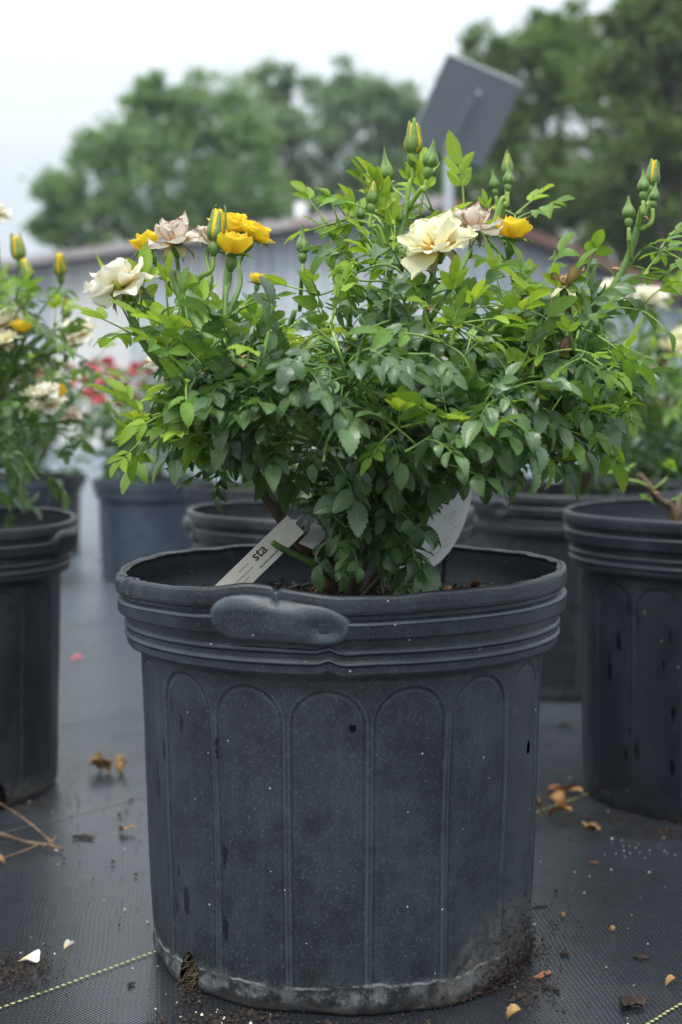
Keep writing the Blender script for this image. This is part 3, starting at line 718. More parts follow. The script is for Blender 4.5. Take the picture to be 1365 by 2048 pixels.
def egg_sepal(st, k):
    key = ('s', st, k)
    if key not in _egg:
        pr = EGG[st]; v = []; f = []; uv = []; n_ = 9; rn = random.Random(k * 7 + len(st))
        full = {'closed': 1.0, 'half': .55, 'open': .20}[st]; ext = {'closed': .0, 'half': .0005, 'open': .0016}[st] * rn.uniform(.4, 1.6)
        top = {'closed': 1.0, 'half': 1.12, 'open': 1.02}[st] * rn.uniform(.95, 1.06)
        for i in range(n_ + 1):
            t = i / n_; q = min(t * top, 1) * (len(pr) - 1); i0 = min(int(q), len(pr) - 2); fr_ = q - i0
            r_ = lerp(pr[i0][0], pr[i0 + 1][0], fr_) + .00045; z = lerp(pr[i0][1], pr[i0 + 1][1], fr_) + max(0, t * top - 1) * .02
            r_ += ext * max(0, t - .45) ** 2 * 4
            hw = (.66 if st != 'open' else .60) * (lerp((1 - t) ** .75, 1, full) if t < .93 else .25)
            if st == 'open': r_ = max(r_, .002)
            for m_ in (-1, -.5, 0, .5, 1):
                a = hw * m_; rr_ = r_ - .0006 * abs(m_) ** 2 + .0004 * (m_ == 0); v.append((rr_ * math.cos(a), rr_ * math.sin(a), z)); uv.append((.5 + .5 * m_, t))
        for i in range(n_):
            for m_ in range(4): a = i * 5 + m_; f.append((a, a + 1, a + 6, a + 5))
        _egg[key] = mesh('sepal', v, f, M['calyx'], uv)
    return _egg[key]
def egg_core(st):
    if st not in _egg:
        pr = [(a - .0003, b_) for a, b_ in EGG[st]]; mb = MB(); v, f, uv = lathe(pr, 20); out = []
        for (x, y, z) in v:
            a = math.atan2(y, x); r = math.hypot(x, y) * (1 + .07 * math.sin(4 * a + z * 300)); out.append((r * math.cos(a), r * math.sin(a), z + (.0016 * math.sin(5 * a + 1) if z > .018 and st == 'open' else 0)))
        mb.add(out, f, [(u, .2 + .55 * q) for (u, q) in uv]); _egg[st] = mb.mesh('petal', M['calyx'] if st == 'closed' else M['petal_yellow'])
    return _egg[st]

def flower(parent, loc, axis, kind, size=1.0, roll=0.0, detail=True, simple=False):
    """a bloom: receptacle mesh (the part) with petals and sepals as sub-parts"""
    rnd = random.Random(int(loc[0] * 9999) + int(loc[2] * 7777))
    m = zframe(loc, axis, roll, size)
    nm = 'flower_bud' if kind.startswith('bud') or kind == 'deadbud' else 'flower'
    o = obj(nm, hip_mesh('dead' if kind == 'deadbud' else 'hip'), parent); o.matrix_basis = m
    def child(name, me, roll, rad, z, sc=1.0):
        c = obj(name, me, o); c.matrix_basis = Matrix.Rotation(roll, 4, 'Z') @ Matrix.Translation((rad, 0, z)) @ Matrix.Scale(sc, 4)
    if kind.startswith('bud'):
        st = {'bud': 'half', 'bud_open': 'open', 'bud_closed': 'closed'}[kind]
        for k in range(5):
            c = obj('sepal', egg_sepal(st, k), o); c.matrix_basis = Matrix.Rotation(2 * math.pi * k / 5 + rnd.uniform(-.16, .16), 4, 'Z') @ Matrix.Diagonal((1, rnd.uniform(.8, 1.15), rnd.uniform(.86, 1.12), 1))
        c = obj('petal', egg_core(st), o); c.scale = (rnd.uniform(.92, 1.02), rnd.uniform(.92, 1.02), rnd.uniform(.88, 1.1))
    elif kind == 'deadbud':
        for k in range(6):
            c = obj('petal', petal_mesh('petal', k, .022, .012, .75, -.10, .7, M['petal_black'], .2, .08), o)
            c.matrix_basis = Matrix.Rotation(k * 1.05, 4, 'Z')
    else:
        for me, rl, rad, z in petal_set(kind): child('petal', me, rl, rad, z)
        st = 'spread' if kind.startswith('yellow') else 'droop'
        if not simple:
            for k in range(5): child('sepal', sepal_mesh(st, k), 2 * math.pi * k / 5 + .3, .0012, -.0002)
        if kind in ('cream', 'white', 'tan', 'wither'):
            mb = MB()
            for k in range(26):
                a = rnd.uniform(0, 6.28); q = rnd.uniform(.0, .0035); e = Vector((math.cos(a) * q * 1.6, math.sin(a) * q * 1.6, rnd.uniform(.005, .008)))
                b0 = Vector((math.cos(a) * q, math.sin(a) * q, .001)); v, f, uv = tube([b0, b0.lerp(e, .5), e], .00025, .0005, 4); mb.add(v, f, uv)
            mb.build('stamens', M['petal_dead'], o)
    return o
# pointed sepals: pinch the sepal outline towards its tip once for every shared mesh
def pinch():
    for (style, seed), me in _sep.items():
        n_ = 5
        for i, vt in enumerate(me.vertices):
            t = (i // n_) / 9; vt.co.y *= max(.04, (1 - t) ** .7 * 1.15)
        me.update()

# ------------------------------------------------------------------ rose bushes
class Bush:
    def __init__(s, name, base, seed, label, group='potted rose bushes', leafsets=('mature', 'mid', 'young'), parts=300):
        s.root = empty(name, base); tag(s.root, label, 'rose bush', group); s.base = Vector(base)
        s.rnd = random.Random(seed); s.nodes = []; s.leaves = []; s.ls = leafsets; s.parts = parts; s.cull = None
    def L(s, p): return Vector(p) - s.base
    def cane(s, pts, r0, r1, mat='stem', name='cane', n=7, lump=.04, thorns=0, reg=True, ns=8):
        path = catmull([s.L(p) for p in pts], n)
        # small natural wander
        mb = MB(); v, f, uv = tube(path, r0, r1, ns, lump, s.rnd.randint(0, 9999)); mb.add(v, f, uv)
        o = mb.build(name, M[mat], s.root)
        if reg:
            for i, p in enumerate(path):
                T = (path[min(i + 1, len(path) - 1)] - path[max(i - 1, 0)]).normalized(); s.nodes.append((p, T, lerp(r0, r1, i / (len(path) - 1))))
        for k in range(thorns):
            i = s.rnd.randint(2, len(path) - 3); p = path[i]; T = (path[i + 1] - path[i - 1]).normalized()
            d = (Vector((s.rnd.uniform(-1, 1), s.rnd.uniform(-1.2, .4), s.rnd.uniform(-1, .6)))); d = (d - T * d.dot(T)).normalized()
            r = lerp(r0, r1, i / len(path)); hh = s.rnd.uniform(.0045, .0075)
            tb = MB(); q = [p + d * r * .6, p + d * (r + hh * .5) - T * hh * .05, p + d * (r + hh) - T * hh * .35]
            v, f, uv = tube(q, .0022, .0002, 5); tb.add(v, f, uv); tb.build('thorn', M['thorn'], o)
        return path
    def near(s, target, lo=.04):
        best = None; bs = 1e9
        t = Vector(target)
        for p, T, r in s.nodes:
            d = t - p
            if d.length < lo: continue
            sc = d.length + max(0, p.z - t.z + .01) * 3 - .02 * T.dot(d.normalized()) + s.rnd.uniform(0, .05)
            if sc < bs: bs = sc; best = (p, T, r)
        return best
    def shoot(s, target, mat='stem', leaf='mature', tipleaf='young', r=None, dens=.021, start=.30, world=True, nleaf_tip=3, up=.3, reg=False):
        t = s.L(target) if world else Vector(target)
        nb = s.near(t)
        if nb is None: return
        p, T, pr = nb; d = t - p; ln = d.length
        mid = p + d * .45 + T * ln * .18 + Vector((s.rnd.uniform(-.1, .1), s.rnd.uniform(-.1, .1), s.rnd.uniform(.0, .16))) * ln
        path = catmull([p, mid, t], 6); r0 = r or min(pr * .7, .0010 + ln * .008)
        mb = MB(); v, f, uv = tube(path, r0, r0 * .5, 6, .05, s.rnd.randint(0, 9999)); mb.add(v, f, uv); mb.build('shoot', M[mat], s.root)
        if reg:
            for i in range(2, len(path)): s.nodes.append((path[i], (path[i] - path[i - 1]).normalized(), r0 * .7))
        s.leaf_path(path, leaf, tipleaf, dens, start, nleaf_tip)
    def leaf_path(s, path, leaf, tipleaf, dens, start, ntip=3, sc=1.0):
        L_ = sum((path[i + 1] - path[i]).length for i in range(len(path) - 1)); k = 0
        ph = s.rnd.uniform(0, 6.28); q = L_ * start
        cum = [0]
        for i in range(len(path) - 1): cum.append(cum[-1] + (path[i + 1] - path[i]).length)
        def at(x):
            for i in range(len(path) - 1):
                if cum[i + 1] >= x or i == len(path) - 2:
                    u = (x - cum[i]) / max(1e-6, cum[i + 1] - cum[i]); return path[i].lerp(path[i + 1], u), (path[i + 1] - path[i]).normalized()
        while q < L_:
            p, T = at(q); fr = q / L_
            s.leaf(p, T, ph, leaf if (fr < .8 or not tipleaf) else ('mid' if leaf == 'mature' else leaf), sc=sc)
            ph += 2.4 + s.rnd.uniform(-.3, .3); q += dens * s.rnd.uniform(.8, 1.25)
        if tipleaf:
            p, T = path[-1], (path[-1] - path[-2]).normalized()
            for i in range(ntip):
                s.leaf(p, T, ph, tipleaf, up=.9); ph += 2.2
    def leaf(s, p, T, ph, kind, up=.30, sc=1.0, d=None, nrm=None):
        U = T.orthogonal().normalized(); W = T.cross(U); a = U * math.cos(ph) + W * math.sin(ph)
        if d is None: d = (a * 1.0 + T * up + Vector((0, 0, .10))).normalized()
        if d.z < -.55: d.z = -.55; d.normalize()
        n_ = nrm or Vector((s.rnd.uniform(-.35, .35), s.rnd.uniform(-.45, .25), 1))
        if kind == 'mature' and s.rnd.random() < .003: kind = 'old'
        if 'far' in s.ls: kind = 'faryoung' if kind == 'young' else 'far'
        s.leaves.append((frame(p, d, n_, sc * s.rnd.uniform(.85, 1.12)), kind, s.rnd.randrange(99)))
    def finish(s):
        """the leaves that show largest become parts of their own; the rest one joined part"""
        camp = Vector((0, -0, CAMH)) - s.base
        def key(q):
            p = q[0].translation; return (p - camp).length - .25 * abs(p.x) - .15 * max(0, p.z - .2)
        if s.cull: s.leaves = [q for q in s.leaves if not s.cull(q)]
        s.leaves.sort(key=key)
        for m, k, i in s.leaves[:s.parts]:
            o = obj('leaf', LEAF[k][i % len(LEAF[k])], s.root); o.matrix_basis = m
        rest = s.leaves[s.parts:]
        if rest:
            vs = []; fs = []; uvs = []; mis = []; off = 0; mats = []; cache = {}
            for m, k, i in rest:
                me = LEAF[k][i % len(LEAF[k])]
                if me.name not in cache:
                    nv = len(me.vertices); co = np.empty(nv * 3); me.vertices.foreach_get('co', co)
                    uvv = np.zeros((nv, 2)); li = np.empty(len(me.loops), np.int32); me.loops.foreach_get('vertex_index', li)
                    ud = np.empty(len(me.loops) * 2); me.uv_layers[0].data.foreach_get('uv', ud); uvv[li] = ud.reshape(-1, 2)
                    mm = list(me.materials); idx = []
                    for q in mm:
                        if q not in mats: mats.append(q)
                        idx.append(mats.index(q))
                    pm = np.empty(len(me.polygons), np.int32); me.polygons.foreach_get('material_index', pm)
                    cache[me.name] = (co.reshape(-1, 3), [tuple(q.vertices) for q in me.polygons], uvv, np.array(idx)[pm])
                co, ff, uvv, pm = cache[me.name]
                A = np.array(m); vs.append(co @ A[:3, :3].T + A[:3, 3]); fs += [tuple(x + off for x in q) for q in ff]; uvs.append(uvv); mis.append(pm); off += len(co)
            o = obj('foliage', mesh('foliage', np.concatenate(vs), fs, mats, np.concatenate(uvs), np.concatenate(mis)), s.root); tag(o, kind='stuff')

def inpoly(x, y, poly):
    c = False; j = len(poly) - 1
    for i in range(len(poly)):
        xi, yi = poly[i]; xj, yj = poly[j]
        if (yi > y) != (yj > y) and x < (xj - xi) * (y - yi) / (yj - yi) + xi: c = not c
        j = i
    return c

# ---- the bush in the front pot
bz = .325
mainb = Bush('rose_bush', (MAINC[0], MAINC[1], bz), 21, 'big rose bush with yellow and faded cream blooms in the front pot')
B0 = Vector((MAINC[0], MAINC[1], bz - .01))
b = mainb
# woody canes from the crown
b.cane([B0 + Vector((-.01, 0, 0)), P(655, 1120, 1.32), P(605, 1090, 1.31), P(545, 1010, 1.30), P(505, 935, 1.29), P(482, 880, 1.29), P(470, 800, 1.30)], .0075, .0042, 'cane', thorns=4)
b.cane([B0, P(730, 1100, 1.30), P(735, 1010, 1.24), P(700, 935, 1.17), P(640, 880, 1.14), P(575, 822, 1.13), P(500, 742, 1.13), P(425, 685, 1.14), P(372, 612, 1.16), P(345, 545, 1.18)], .0068, .0034, 'cane_grad', thorns=9)
b.cane([B0 + Vector((.01, 0, 0)), P(770, 1130, 1.33), P(830, 1045, 1.33), P(915, 960, 1.31), P(1005, 880, 1.29), P(1095, 805, 1.25), P(1143, 735, 1.22), P(1146, 680, 1.21), P(1132, 590, 1.20)], .0078, .0024, 'cane', thorns=6)
b.cane([B0 + Vector((.0, .01, 0)), P(745, 1050, 1.36), P(760, 900, 1.34), P(757, 760, 1.30), P(765, 650, 1.27), P(775, 560, 1.27), P(800, 470, 1.28), P(815, 400, 1.29)], .0062, .0026, 'cane_grad', thorns=5)
b.cane([P(760, 900, 1.31), P(785, 790, 1.24), P(812, 720, 1.20), P(846, 655, 1.18), P(858, 590, 1.18), P(874, 512, 1.19)], .0045, .0024, 'stem', thorns=4)
b.cane([B0 + Vector((.01, .02, 0)), P(850, 1010, 1.42), P(960, 870, 1.44), P(1030, 740, 1.42), P(1048, 620, 1.38), P(1028, 560, 1.36), P(1013, 492, 1.34)], .006, .0022, 'cane_grad', thorns=3)
b.cane([P(1005, 880, 1.30), P(1110, 790, 1.30), P(1180, 680, 1.28), P(1215, 600, 1.27), P(1255, 520, 1.27), P(1280, 440, 1.27), P(1290, 408, 1.27)], .0052, .0024, 'stem', thorns=6)
b.cane([P(482, 880, 1.29), P(430, 800, 1.25), P(345, 747, 1.21), P(290, 690, 1.19), P(255, 610, 1.18), P(246, 592, 1.18)], .0042, .0026, 'stem', thorns=4)
b.cane([B0 + Vector((-.02, .02, 0)), P(640, 1020, 1.42), P(590, 880, 1.46), P(560, 740, 1.45), P(590, 620, 1.42)], .0055, .003, 'cane_grad', thorns=2)
b.cane([B0 + Vector((.0, -.02, 0)), P(800, 1110, 1.27), P(850, 1020, 1.20), P(900, 930, 1.15), P(960, 850, 1.12)], .0036, .0025, 'cane_grad')
b.cane([B0 + Vector((.01, .03, 0)), P(900, 1000, 1.50), P(1050, 860, 1.52), P(1150, 760, 1.48)], .005, .003, 'cane_grad')
b.cane([B0 + Vector((0, .03, 0)), P(700, 980, 1.50), P(690, 800, 1.52), P(700, 620, 1.46), P(690, 520, 1.42)], .005, .0025, 'cane_grad')
b.cane([P(735, 1010, 1.24), P(720, 900, 1.16), P(705, 800, 1.11), P(700, 760, 1.10)], .004, .0026, 'stem', thorns=2)
# pruned green stub low on the left
b.cane([P(665, 1155, 1.27), P(620, 1125, 1.25), P(570, 1100, 1.24), P(545, 1085, 1.235)], .0040, .0026, 'stem', reg=False)

# flower stems, then blooms: (px, py, depth, kind, size, axis, stem path)
AX = lambda x, y, z: Vector((x, y, z))
FL = [
 (248, 575, 1.18, 'white', 1.22, AX(-.55, -.15, 1), None, .4),
 (352, 488, 1.17, 'tan', 1.05, AX(-.05, -.35, 1), [P(372, 612, 1.16), P(360, 560, 1.165)], .2),
 (303, 505, 1.24, 'yellow_cup', .92, AX(-.35, -.1, 1), [P(380, 620, 1.18), P(335, 560, 1.21)], 0),
 (418, 478, 1.24, 'tan', .60, AX(.1, .1, 1), [P(400, 640, 1.18), P(420, 560, 1.22)], 1.3),
 (430, 484, 1.165, 'bud_open', 1.2, AX(.12, 0, 1), [P(425, 685, 1.14), P(395, 570, 1.17)], .3),
 (464, 514, 1.17, 'yellow_cup', 1.05, AX(.12, -.15, 1), [P(450, 700, 1.15), P(452, 590, 1.165)], .8),
 (458, 470, 1.25, 'yellow_open', 1.05, AX(.05, -.25, 1), [P(450, 640, 1.2), P(452, 560, 1.24)], .1),
 (500, 482, 1.24, 'yellow_open', .95, AX(.5, -.2, 1), [P(452, 640, 1.2), P(480, 570, 1.22)], .5),
 (606, 506, 1.30, 'bud_closed', 1.0, AX(0, 0, 1), [P(600, 620, 1.40), P(604, 560, 1.33)], .5),
 (826, 308, 1.29, 'bud_open', 1.22, AX(.02, 0, 1), [P(812, 420, 1.29), P(820, 365, 1.29)], .2),
 (775, 362, 1.28, 'bud_closed', 1.15, AX(-.12, 0, 1), [P(800, 440, 1.28), P(788, 400, 1.28)], .9),
 (858, 335, 1.28, 'bud_closed', 1.12, AX(.2, 0, 1), [P(815, 420, 1.29), P(845, 375, 1.28)], 1.5),
 (744, 408, 1.26, 'bud', .90, AX(.08, 0, 1), [P(780, 520, 1.27), P(757, 455, 1.265)], .6),
 (722, 438, 1.31, 'bud_closed', .7, AX(-.1, 0, 1), [P(765, 540, 1.28), P(735, 490, 1.3)], .6),
 (876, 496, 1.17, 'cream', 1.30, AX(-.18, -.55, 1), None, .5),
 (946, 462, 1.26, 'tan', 1.08, AX(.12, -.12, 1), [P(860, 640, 1.19), P(912, 560, 1.22), P(940, 500, 1.25)], .9),
 (1024, 484, 1.30, 'yellow_cup', 1.12, AX(.12, -.1, 1), None, .3),
 (1014, 352, 1.36, 'bud', .95, AX(.02, 0, 1), [P(985, 470, 1.36), P(1003, 400, 1.36)], .2),
 (1017, 368, 1.32, 'bud_closed', .78, AX(.05, 0, 1), [P(990, 470, 1.35), P(1010, 410, 1.33)], .2),
 (990, 378, 1.37, 'bud_closed', .72, AX(-.15, 0, 1), [P(985, 460, 1.36)], .2),
 (1303, 372, 1.28, 'bud_open', .95, AX(.10, 0, 1), [P(1280, 445, 1.27), P(1298, 405, 1.28)], .4),
 (1287, 383, 1.25, 'bud_closed', .85, AX(-.02, 0, 1), [P(1275, 455, 1.27), P(1284, 415, 1.26)], .4),
 (1308, 402, 1.27, 'bud_closed', .72, AX(.1, 0, 1), [P(1280, 460, 1.27)], .4),
 (1258, 436, 1.25, 'bud_closed', .88, AX(-.02, 0, 1), [P(1262, 520, 1.27), P(1259, 470, 1.26)], .4),
 (1133, 575, 1.20, 'wither', 1.05, AX(.1, -.1, 1), None, .0),
 (1126, 708, 1.19, 'deadbud', 1.15, AX(-.25, -.1, -1), [P(1146, 690, 1.21), P(1133, 690, 1.195)], .0),
 (1010, 640, 1.55, 'tan', .9, AX(0, -.3, 1), [P(1030, 740, 1.46)], .0),
 (1080, 650, 1.52, 'white', .9, AX(0, -.3, 1), [P(1040, 740, 1.46)], .3),
 (330, 730, 1.42, 'white', .8, AX(-.2, -.3, 1), [P(430, 800, 1.30)], .3),
 (515, 570, 1.44, 'yellow_cup', .6, AX(.2, 0, 1), [P(560, 700, 1.45)], .3),
]
for (px, py, y, kind, size, ax, stem, rl) in FL:
    loc = P(px, py, y); a = ax.normalized(); size *= 1.05 if kind in ('white', 'cream', 'tan') else (.98 if kind.startswith('bud') else 1.14)
    end = loc - a * .0095 * size
    if stem: b.cane(list(stem) + [end - a * .012, end], .0024 if kind.startswith('bud') else .0027, .0017, 'stem_young' if py < 420 or kind.startswith('bud') else 'stem', 'flower_stalk', 5, reg=False, ns=7)
    flower(b.root, b.L(loc), a, kind, size, rl)

# leaves on the main canes
rr = random.Random(77)
for path_pts, kind, st, dn in [
    ([P(640, 880, 1.14), P(575, 822, 1.13), P(500, 742, 1.13), P(425, 685, 1.14), P(372, 612, 1.16)], 'mature', .1, .026),
    ([P(735, 1010, 1.24), P(700, 935, 1.17), P(640, 880, 1.14)], 'mature', .1, .020),
    ([P(765, 650, 1.27), P(775, 560, 1.27), P(800, 470, 1.28)], 'mid', .1, .017),
    ([P(812, 720, 1.20), P(846, 655, 1.18), P(858, 590, 1.18)], 'mature', .1, .024),
    ([P(1095, 805, 1.25), P(1143, 735, 1.22), P(1146, 680, 1.21), P(1137, 620, 1.2)], 'mature', .1, .019),
    ([P(1110, 790, 1.30), P(1180, 680, 1.28), P(1215, 600, 1.27), P(1255, 520, 1.27)], 'mature', .1, .021),
    ([P(430, 800, 1.25), P(345, 747, 1.21), P(290, 690, 1.19), P(262, 620, 1.18)], 'mature', .1, .022),
    ([P(960, 870, 1.44), P(1030, 740, 1.42), P(1048, 620, 1.38), P(1028, 560, 1.36)], 'mid', .2, .02),
    ([P(690, 800, 1.52), P(700, 620, 1.46), P(690, 520, 1.42)], 'mid', .2, .018),
    ([P(590, 880, 1.46), P(560, 740, 1.45), P(590, 620, 1.42)], 'mature', .1, .018)]:
    b.leaf_path([b.L(p) for p in catmull(path_pts, 5)], kind, None, dn, st)

# shoots that carry light young tips (upper outline)
for (px, py, y, lf, tp) in [
    (640, 470, 1.32, 'mid', 'young'), (655, 450, 1.34, 'mid', 'young'), (690, 480, 1.34, 'mid', 'young'), (700, 520, 1.25, 'mid', 'young'), (720, 460, 1.30, 'young', 'young'),
    (790, 450, 1.26, 'young', 'young'), (840, 430, 1.31, 'young', 'young'), (760, 510, 1.22, 'young', 'young'), (870, 430, 1.33, 'young', 'young'), (815, 400, 1.30, 'young', 'young'), (735, 420, 1.27, 'mid', 'mid'),
    (970, 450, 1.36, 'mid', 'young'), (1030, 430, 1.36, 'mid', 'young'), (1060, 590, 1.30, 'mid', 'young'), (1010, 610, 1.22, 'mid', 'young'), (900, 650, 1.16, 'mid', 'young'), (915, 660, 1.14, 'young', 'young'),
    (570, 650, 1.18, 'mid', 'young'), (640, 590, 1.22, 'mature', 'young'), (660, 650, 1.16, 'mid', 'young'), 
    (400, 640, 1.20, 'mid', 'young'), (480, 620, 1.24, 'mid', 'mid'), (450, 660, 1.17, 'young', 'young'), (340, 660, 1.22, 'mid', 'young'), (270, 670, 1.2, 'mid', 'young'), 
    (1170, 560, 1.26, 'mature', 'mid'), (1320, 500, 1.28, 'mid', 'mid'), (1320, 560, 1.26, 'mid', 'mid'), (1280, 620, 1.26, 'mature', 'mid'),
    (1170, 650, 1.16, 'young', 'young'), (1110, 640, 1.26, 'mid', 'young'), (1230, 690, 1.25, 'mature', 'mid'),
    (285, 880, 1.18, 'mid', 'young'), (310, 840, 1.22, 'mid', 'young'), (440, 930, 1.24, 'mature', 'mid'),
    (1250, 800, 1.22, 'mature', 'mid'), (1220, 860, 1.20, 'mature', 'mid'), (1250, 730, 1.24, 'mature', None)]:
    b.shoot(P(px, py, y), 'stem_young' if tp == 'young' else 'stem', lf, tp, dens=.015, start=.25)
# filling shoots through the crown
poly = [(330, 700), (370, 650), (440, 620), (560, 640), (640, 580), (720, 540), (830, 560), (930, 600), (1040, 630), (1160, 660), (1240, 720), (1250, 790), (1200, 840), (1100, 870), (980, 870), (890, 900), (850, 990), (770, 1090), (690, 1070), (620, 960), (560, 900), (450, 860), (350, 870), (345, 820), (350, 750)]
cnt = 0
while cnt < 138:
    px, py = rr.uniform(200, 1300), rr.uniform(500, 1110)
    if not inpoly(px, py, poly): continue
    if 560 < px < 760 and py < 650 and rr.random() < .6: continue
    w = math.sqrt(max(.05, 1 - ((px - 720) / 620) ** 2)); lowf = 1 if py < 950 else .55
    y = 1.30 + rr.uniform(-1, 1) * .21 * w * lowf - (.04 if py > 700 else 0)
    b.shoot(P(px, py, y), 'stem', 'mature', ('mid' if rr.random() < .12 else None) if py > 720 else rr.choice(['mid', 'young', 'young', None]), dens=.0115, start=.25, nleaf_tip=2)
    cnt += 1
# fuller flanks
for q0, q1, nq in (((310, 690), (520, 880), 34), ((980, 660), (1250, 880), 40), ((880, 850), (1130, 930), 14), ((560, 690), (960, 860), 16)):
    for k in range(nq):
        px, py = rr.uniform(q0[0], q1[0]), rr.uniform(q0[1], q1[1]); w = math.sqrt(max(.05, 1 - ((px - 720) / 640) ** 2))
        b.shoot(P(px, py, 1.27 + rr.uniform(-1, .8) * .20 * w), 'stem', 'mature', rr.choice(['mid', 'young', None, None]), dens=.0115, start=.25, nleaf_tip=2)
for k in range(26):
    px, py = rr.uniform(640, 870), rr.uniform(930, 1110)
    b.shoot(P(px, py, 1.24 + rr.uniform(-.10, .10)), 'stem', 'mature', None, dens=.011, start=.3, nleaf_tip=2)
# big drooping leaves low at the front
for (px, py, y, dx, dz, k) in [(765, 1060, 1.17, .7, -.5, 'mature'), (840, 1040, 1.16, .5, -.6, 'mature'), (720, 1115, 1.19, -.2, -.5, 'mature'), (790, 1130, 1.19, .6, -.25, 'mature'), 
        (640, 1040, 1.18, .2, -.8, 'mature'), (690, 1060, 1.2, -.5, -.5, 'mature'), (560, 930, 1.15, -.6, -.4, 'mature'), (470, 1000, 1.24, -.2, -.9, 'old'), (450, 930, 1.22, -.5, -.5, 'old'),
        (760, 900, 1.10, .3, -.5, 'mature'), (830, 860, 1.08, .5, -.5, 'mature'), (690, 860, 1.08, -.3, -.5, 'mature'), (900, 880, 1.10, .6, -.5, 'mature'), (980, 830, 1.10, .4, -.6, 'mature'), (1060, 860, 1.14, .6, -.6, 'mature'), (1130, 830, 1.14, .3, -.6, 'mature'), (1150, 900, 1.17, .4, -.7, 'mid'),
        (1080, 930, 1.2, .4, -.8, 'mature'), (710, 960, 1.12, .1, -.6, 'mature'), (790, 970, 1.12, .6, -.5, 'mature'), (650, 930, 1.12, -.3, -.6, 'mature'), (740, 1000, 1.14, -.4, -.6, 'mature'), (740, 760, 1.06, .5, -.4, 'mature'), (860, 770, 1.08, .4, -.4, 'mature'), (640, 740, 1.07, -.4, -.4, 'mature'), (560, 850, 1.1, -.6, -.4, 'mature'), (490, 820, 1.11, -.5, -.5, 'mature'), (420, 760, 1.12, -.5, -.4, 'mature')]:
    nrm = Vector((rr.uniform(-.3, .3), -.9, .8)); pp = b.L(P(px, py - 62, y))
    b.leaf(pp, Vector((0, 0, 1)), 0, k, d=Vector((dx, -.45, dz)).normalized(), nrm=nrm, sc=.86)
    nb = b.near(pp, .0)
    mb = MB(); mid = (pp + nb[0]) * .5 + Vector((0, 0, .01)); v, f, uv = tube(catmull([nb[0], mid, pp], 4), .0016, .0012, 5); mb.add(v, f, uv); mb.build('shoot', M['stem'], b.root)
# thin out where the photo shows open air: round the tags, the blooms, and the left flank
def proj(p):
    r_ = p - Vector((0, 0, CAMH)); zc = r_.y * cA - r_.z * sA; return 682.5 + F * r_.x / zc, 1024 - F * (r_.y * sA + r_.z * cA) / zc
OPEN = [(565, 650, 1025, 1115, 1.28, 0), (868, 940, 240, 430, 9, 0), (1195, 1365, 540, 665, 9, .35), (1270, 1365, 640, 1000, 9, .4), (960, 1365, 985, 1100, 9, .15), (400, 585, 930, 1060, 9, .22), (875, 935, 280, 395, 9, .2), (872, 960, 990, 1140, 1.39, 0), (455, 540, 1075, 1190, 1.25, 0), (540, 600, 1110, 1190, 1.25, 0), (440, 560, 960, 1060, 9, .35), (160, 315, 690, 800, 9, .15), (560, 740, 590, 690, 9, .55), (440, 640, 440, 590, 9, .35)] + \
       [(px - 38 * sz, px + 38 * sz, py - (70 if kd.startswith('bud') else 52) * sz, py + (0 if kd.startswith('bud') else 14) * sz, yy - .005, .08) for (px, py, yy, kd, sz, _a, _s, _r) in FL if yy < 1.4]
crn = random.Random(8)
def cull_main(q):
    for yy in (.03, .055):
        w_ = q[0] @ Vector((0, yy, 0)) + mainb.base; px, py = proj(w_)
        for (x0, x1, y0, y1, dmax, keep) in OPEN:
            if x0 < px < x1 and y0 < py < y1 and w_.y < dmax and crn.random() >= keep: return True
    return False
b.cull = cull_main
# light sprouts on the stub
for k in range(5):
    b.leaf(b.L(P(556 + 14 * k, 1080 + 9 * k, 1.24)), Vector((-.6, -.2, .6)).normalized(), k * 2.3, 'young', up=.8, sc=.75)
b.finish()
print('main leaves', len(b.leaves), 'objects', len(bpy.data.objects))

# ---- bushes behind
def back_bush(key, label, px, y, top, spread, nshoot, flowers, seed, depth=.2, parts=0, near=False, bottom=None, group='potted rose bushes'):
    """px centre pixel, top: pixel y of crown top, spread: half width in px"""
    pt = pots[key]; bx, by = pt.location.x, pt.location.y; hz = .325 * pt.scale.z
    q = Bush('rose_bush', (bx, by, hz), seed, label, group, ('mature', 'mid', 'young') if near else ('far',), parts)
    rn = random.Random(seed); base = Vector((bx, by, hz - .01)); ytop = P(px, top, y).z; half = S(spread, y)
    cx = S(px - 682.5, y); tall = ytop - hz
    for k in range(7):
        a = 2 * math.pi * k / 7 + rn.uniform(-.3, .3); rr_ = rn.uniform(.35, .75)
        e = Vector((cx + math.cos(a) * half * rr_, by + math.sin(a) * depth * rr_, hz + tall * rn.uniform(.45, .8)))
        q.cane([base, base.lerp(e, .4) + Vector((0, 0, tall * .08)), e], .006, .003, 'cane' if k % 3 == 0 else 'stem', n=6)
    for k in range(nshoot):
        while True:
            u, v_, w_ = rn.uniform(-1, 1), rn.uniform(-1, 1), rn.uniform(.08, 1)
            if u * u + v_ * v_ < (1.05 - abs(w_ - .55) * .9) ** 2: break
        q.shoot((cx + u * half, by + v_ * depth, hz + tall * w_), 'stem', 'mature', rn.choice(['young', 'mid', None]) if w_ > .5 else None, dens=.022, start=.3, nleaf_tip=2)
    for (fx, fy, fd, kind, size) in flowers:
        loc = P(fx, fy, y + fd); ax = Vector((rn.uniform(-.3, .3), rn.uniform(-.5, 0), 1)).normalized()
        nb = q.near(q.L(loc), .05); end = q.L(loc) - ax * .0095 * size
        if nb: q.cane([nb[0] + q.base, (nb[0] + end) * .5 + q.base + Vector((0, 0, .01)), end + q.base], .0026, .0017, 'stem', 'flower_stalk', 4, reg=False, ns=6)
        flower(q.root, q.L(loc), ax, kind, size, rn.uniform(0, 6), simple=not near)
    q.finish(); return q
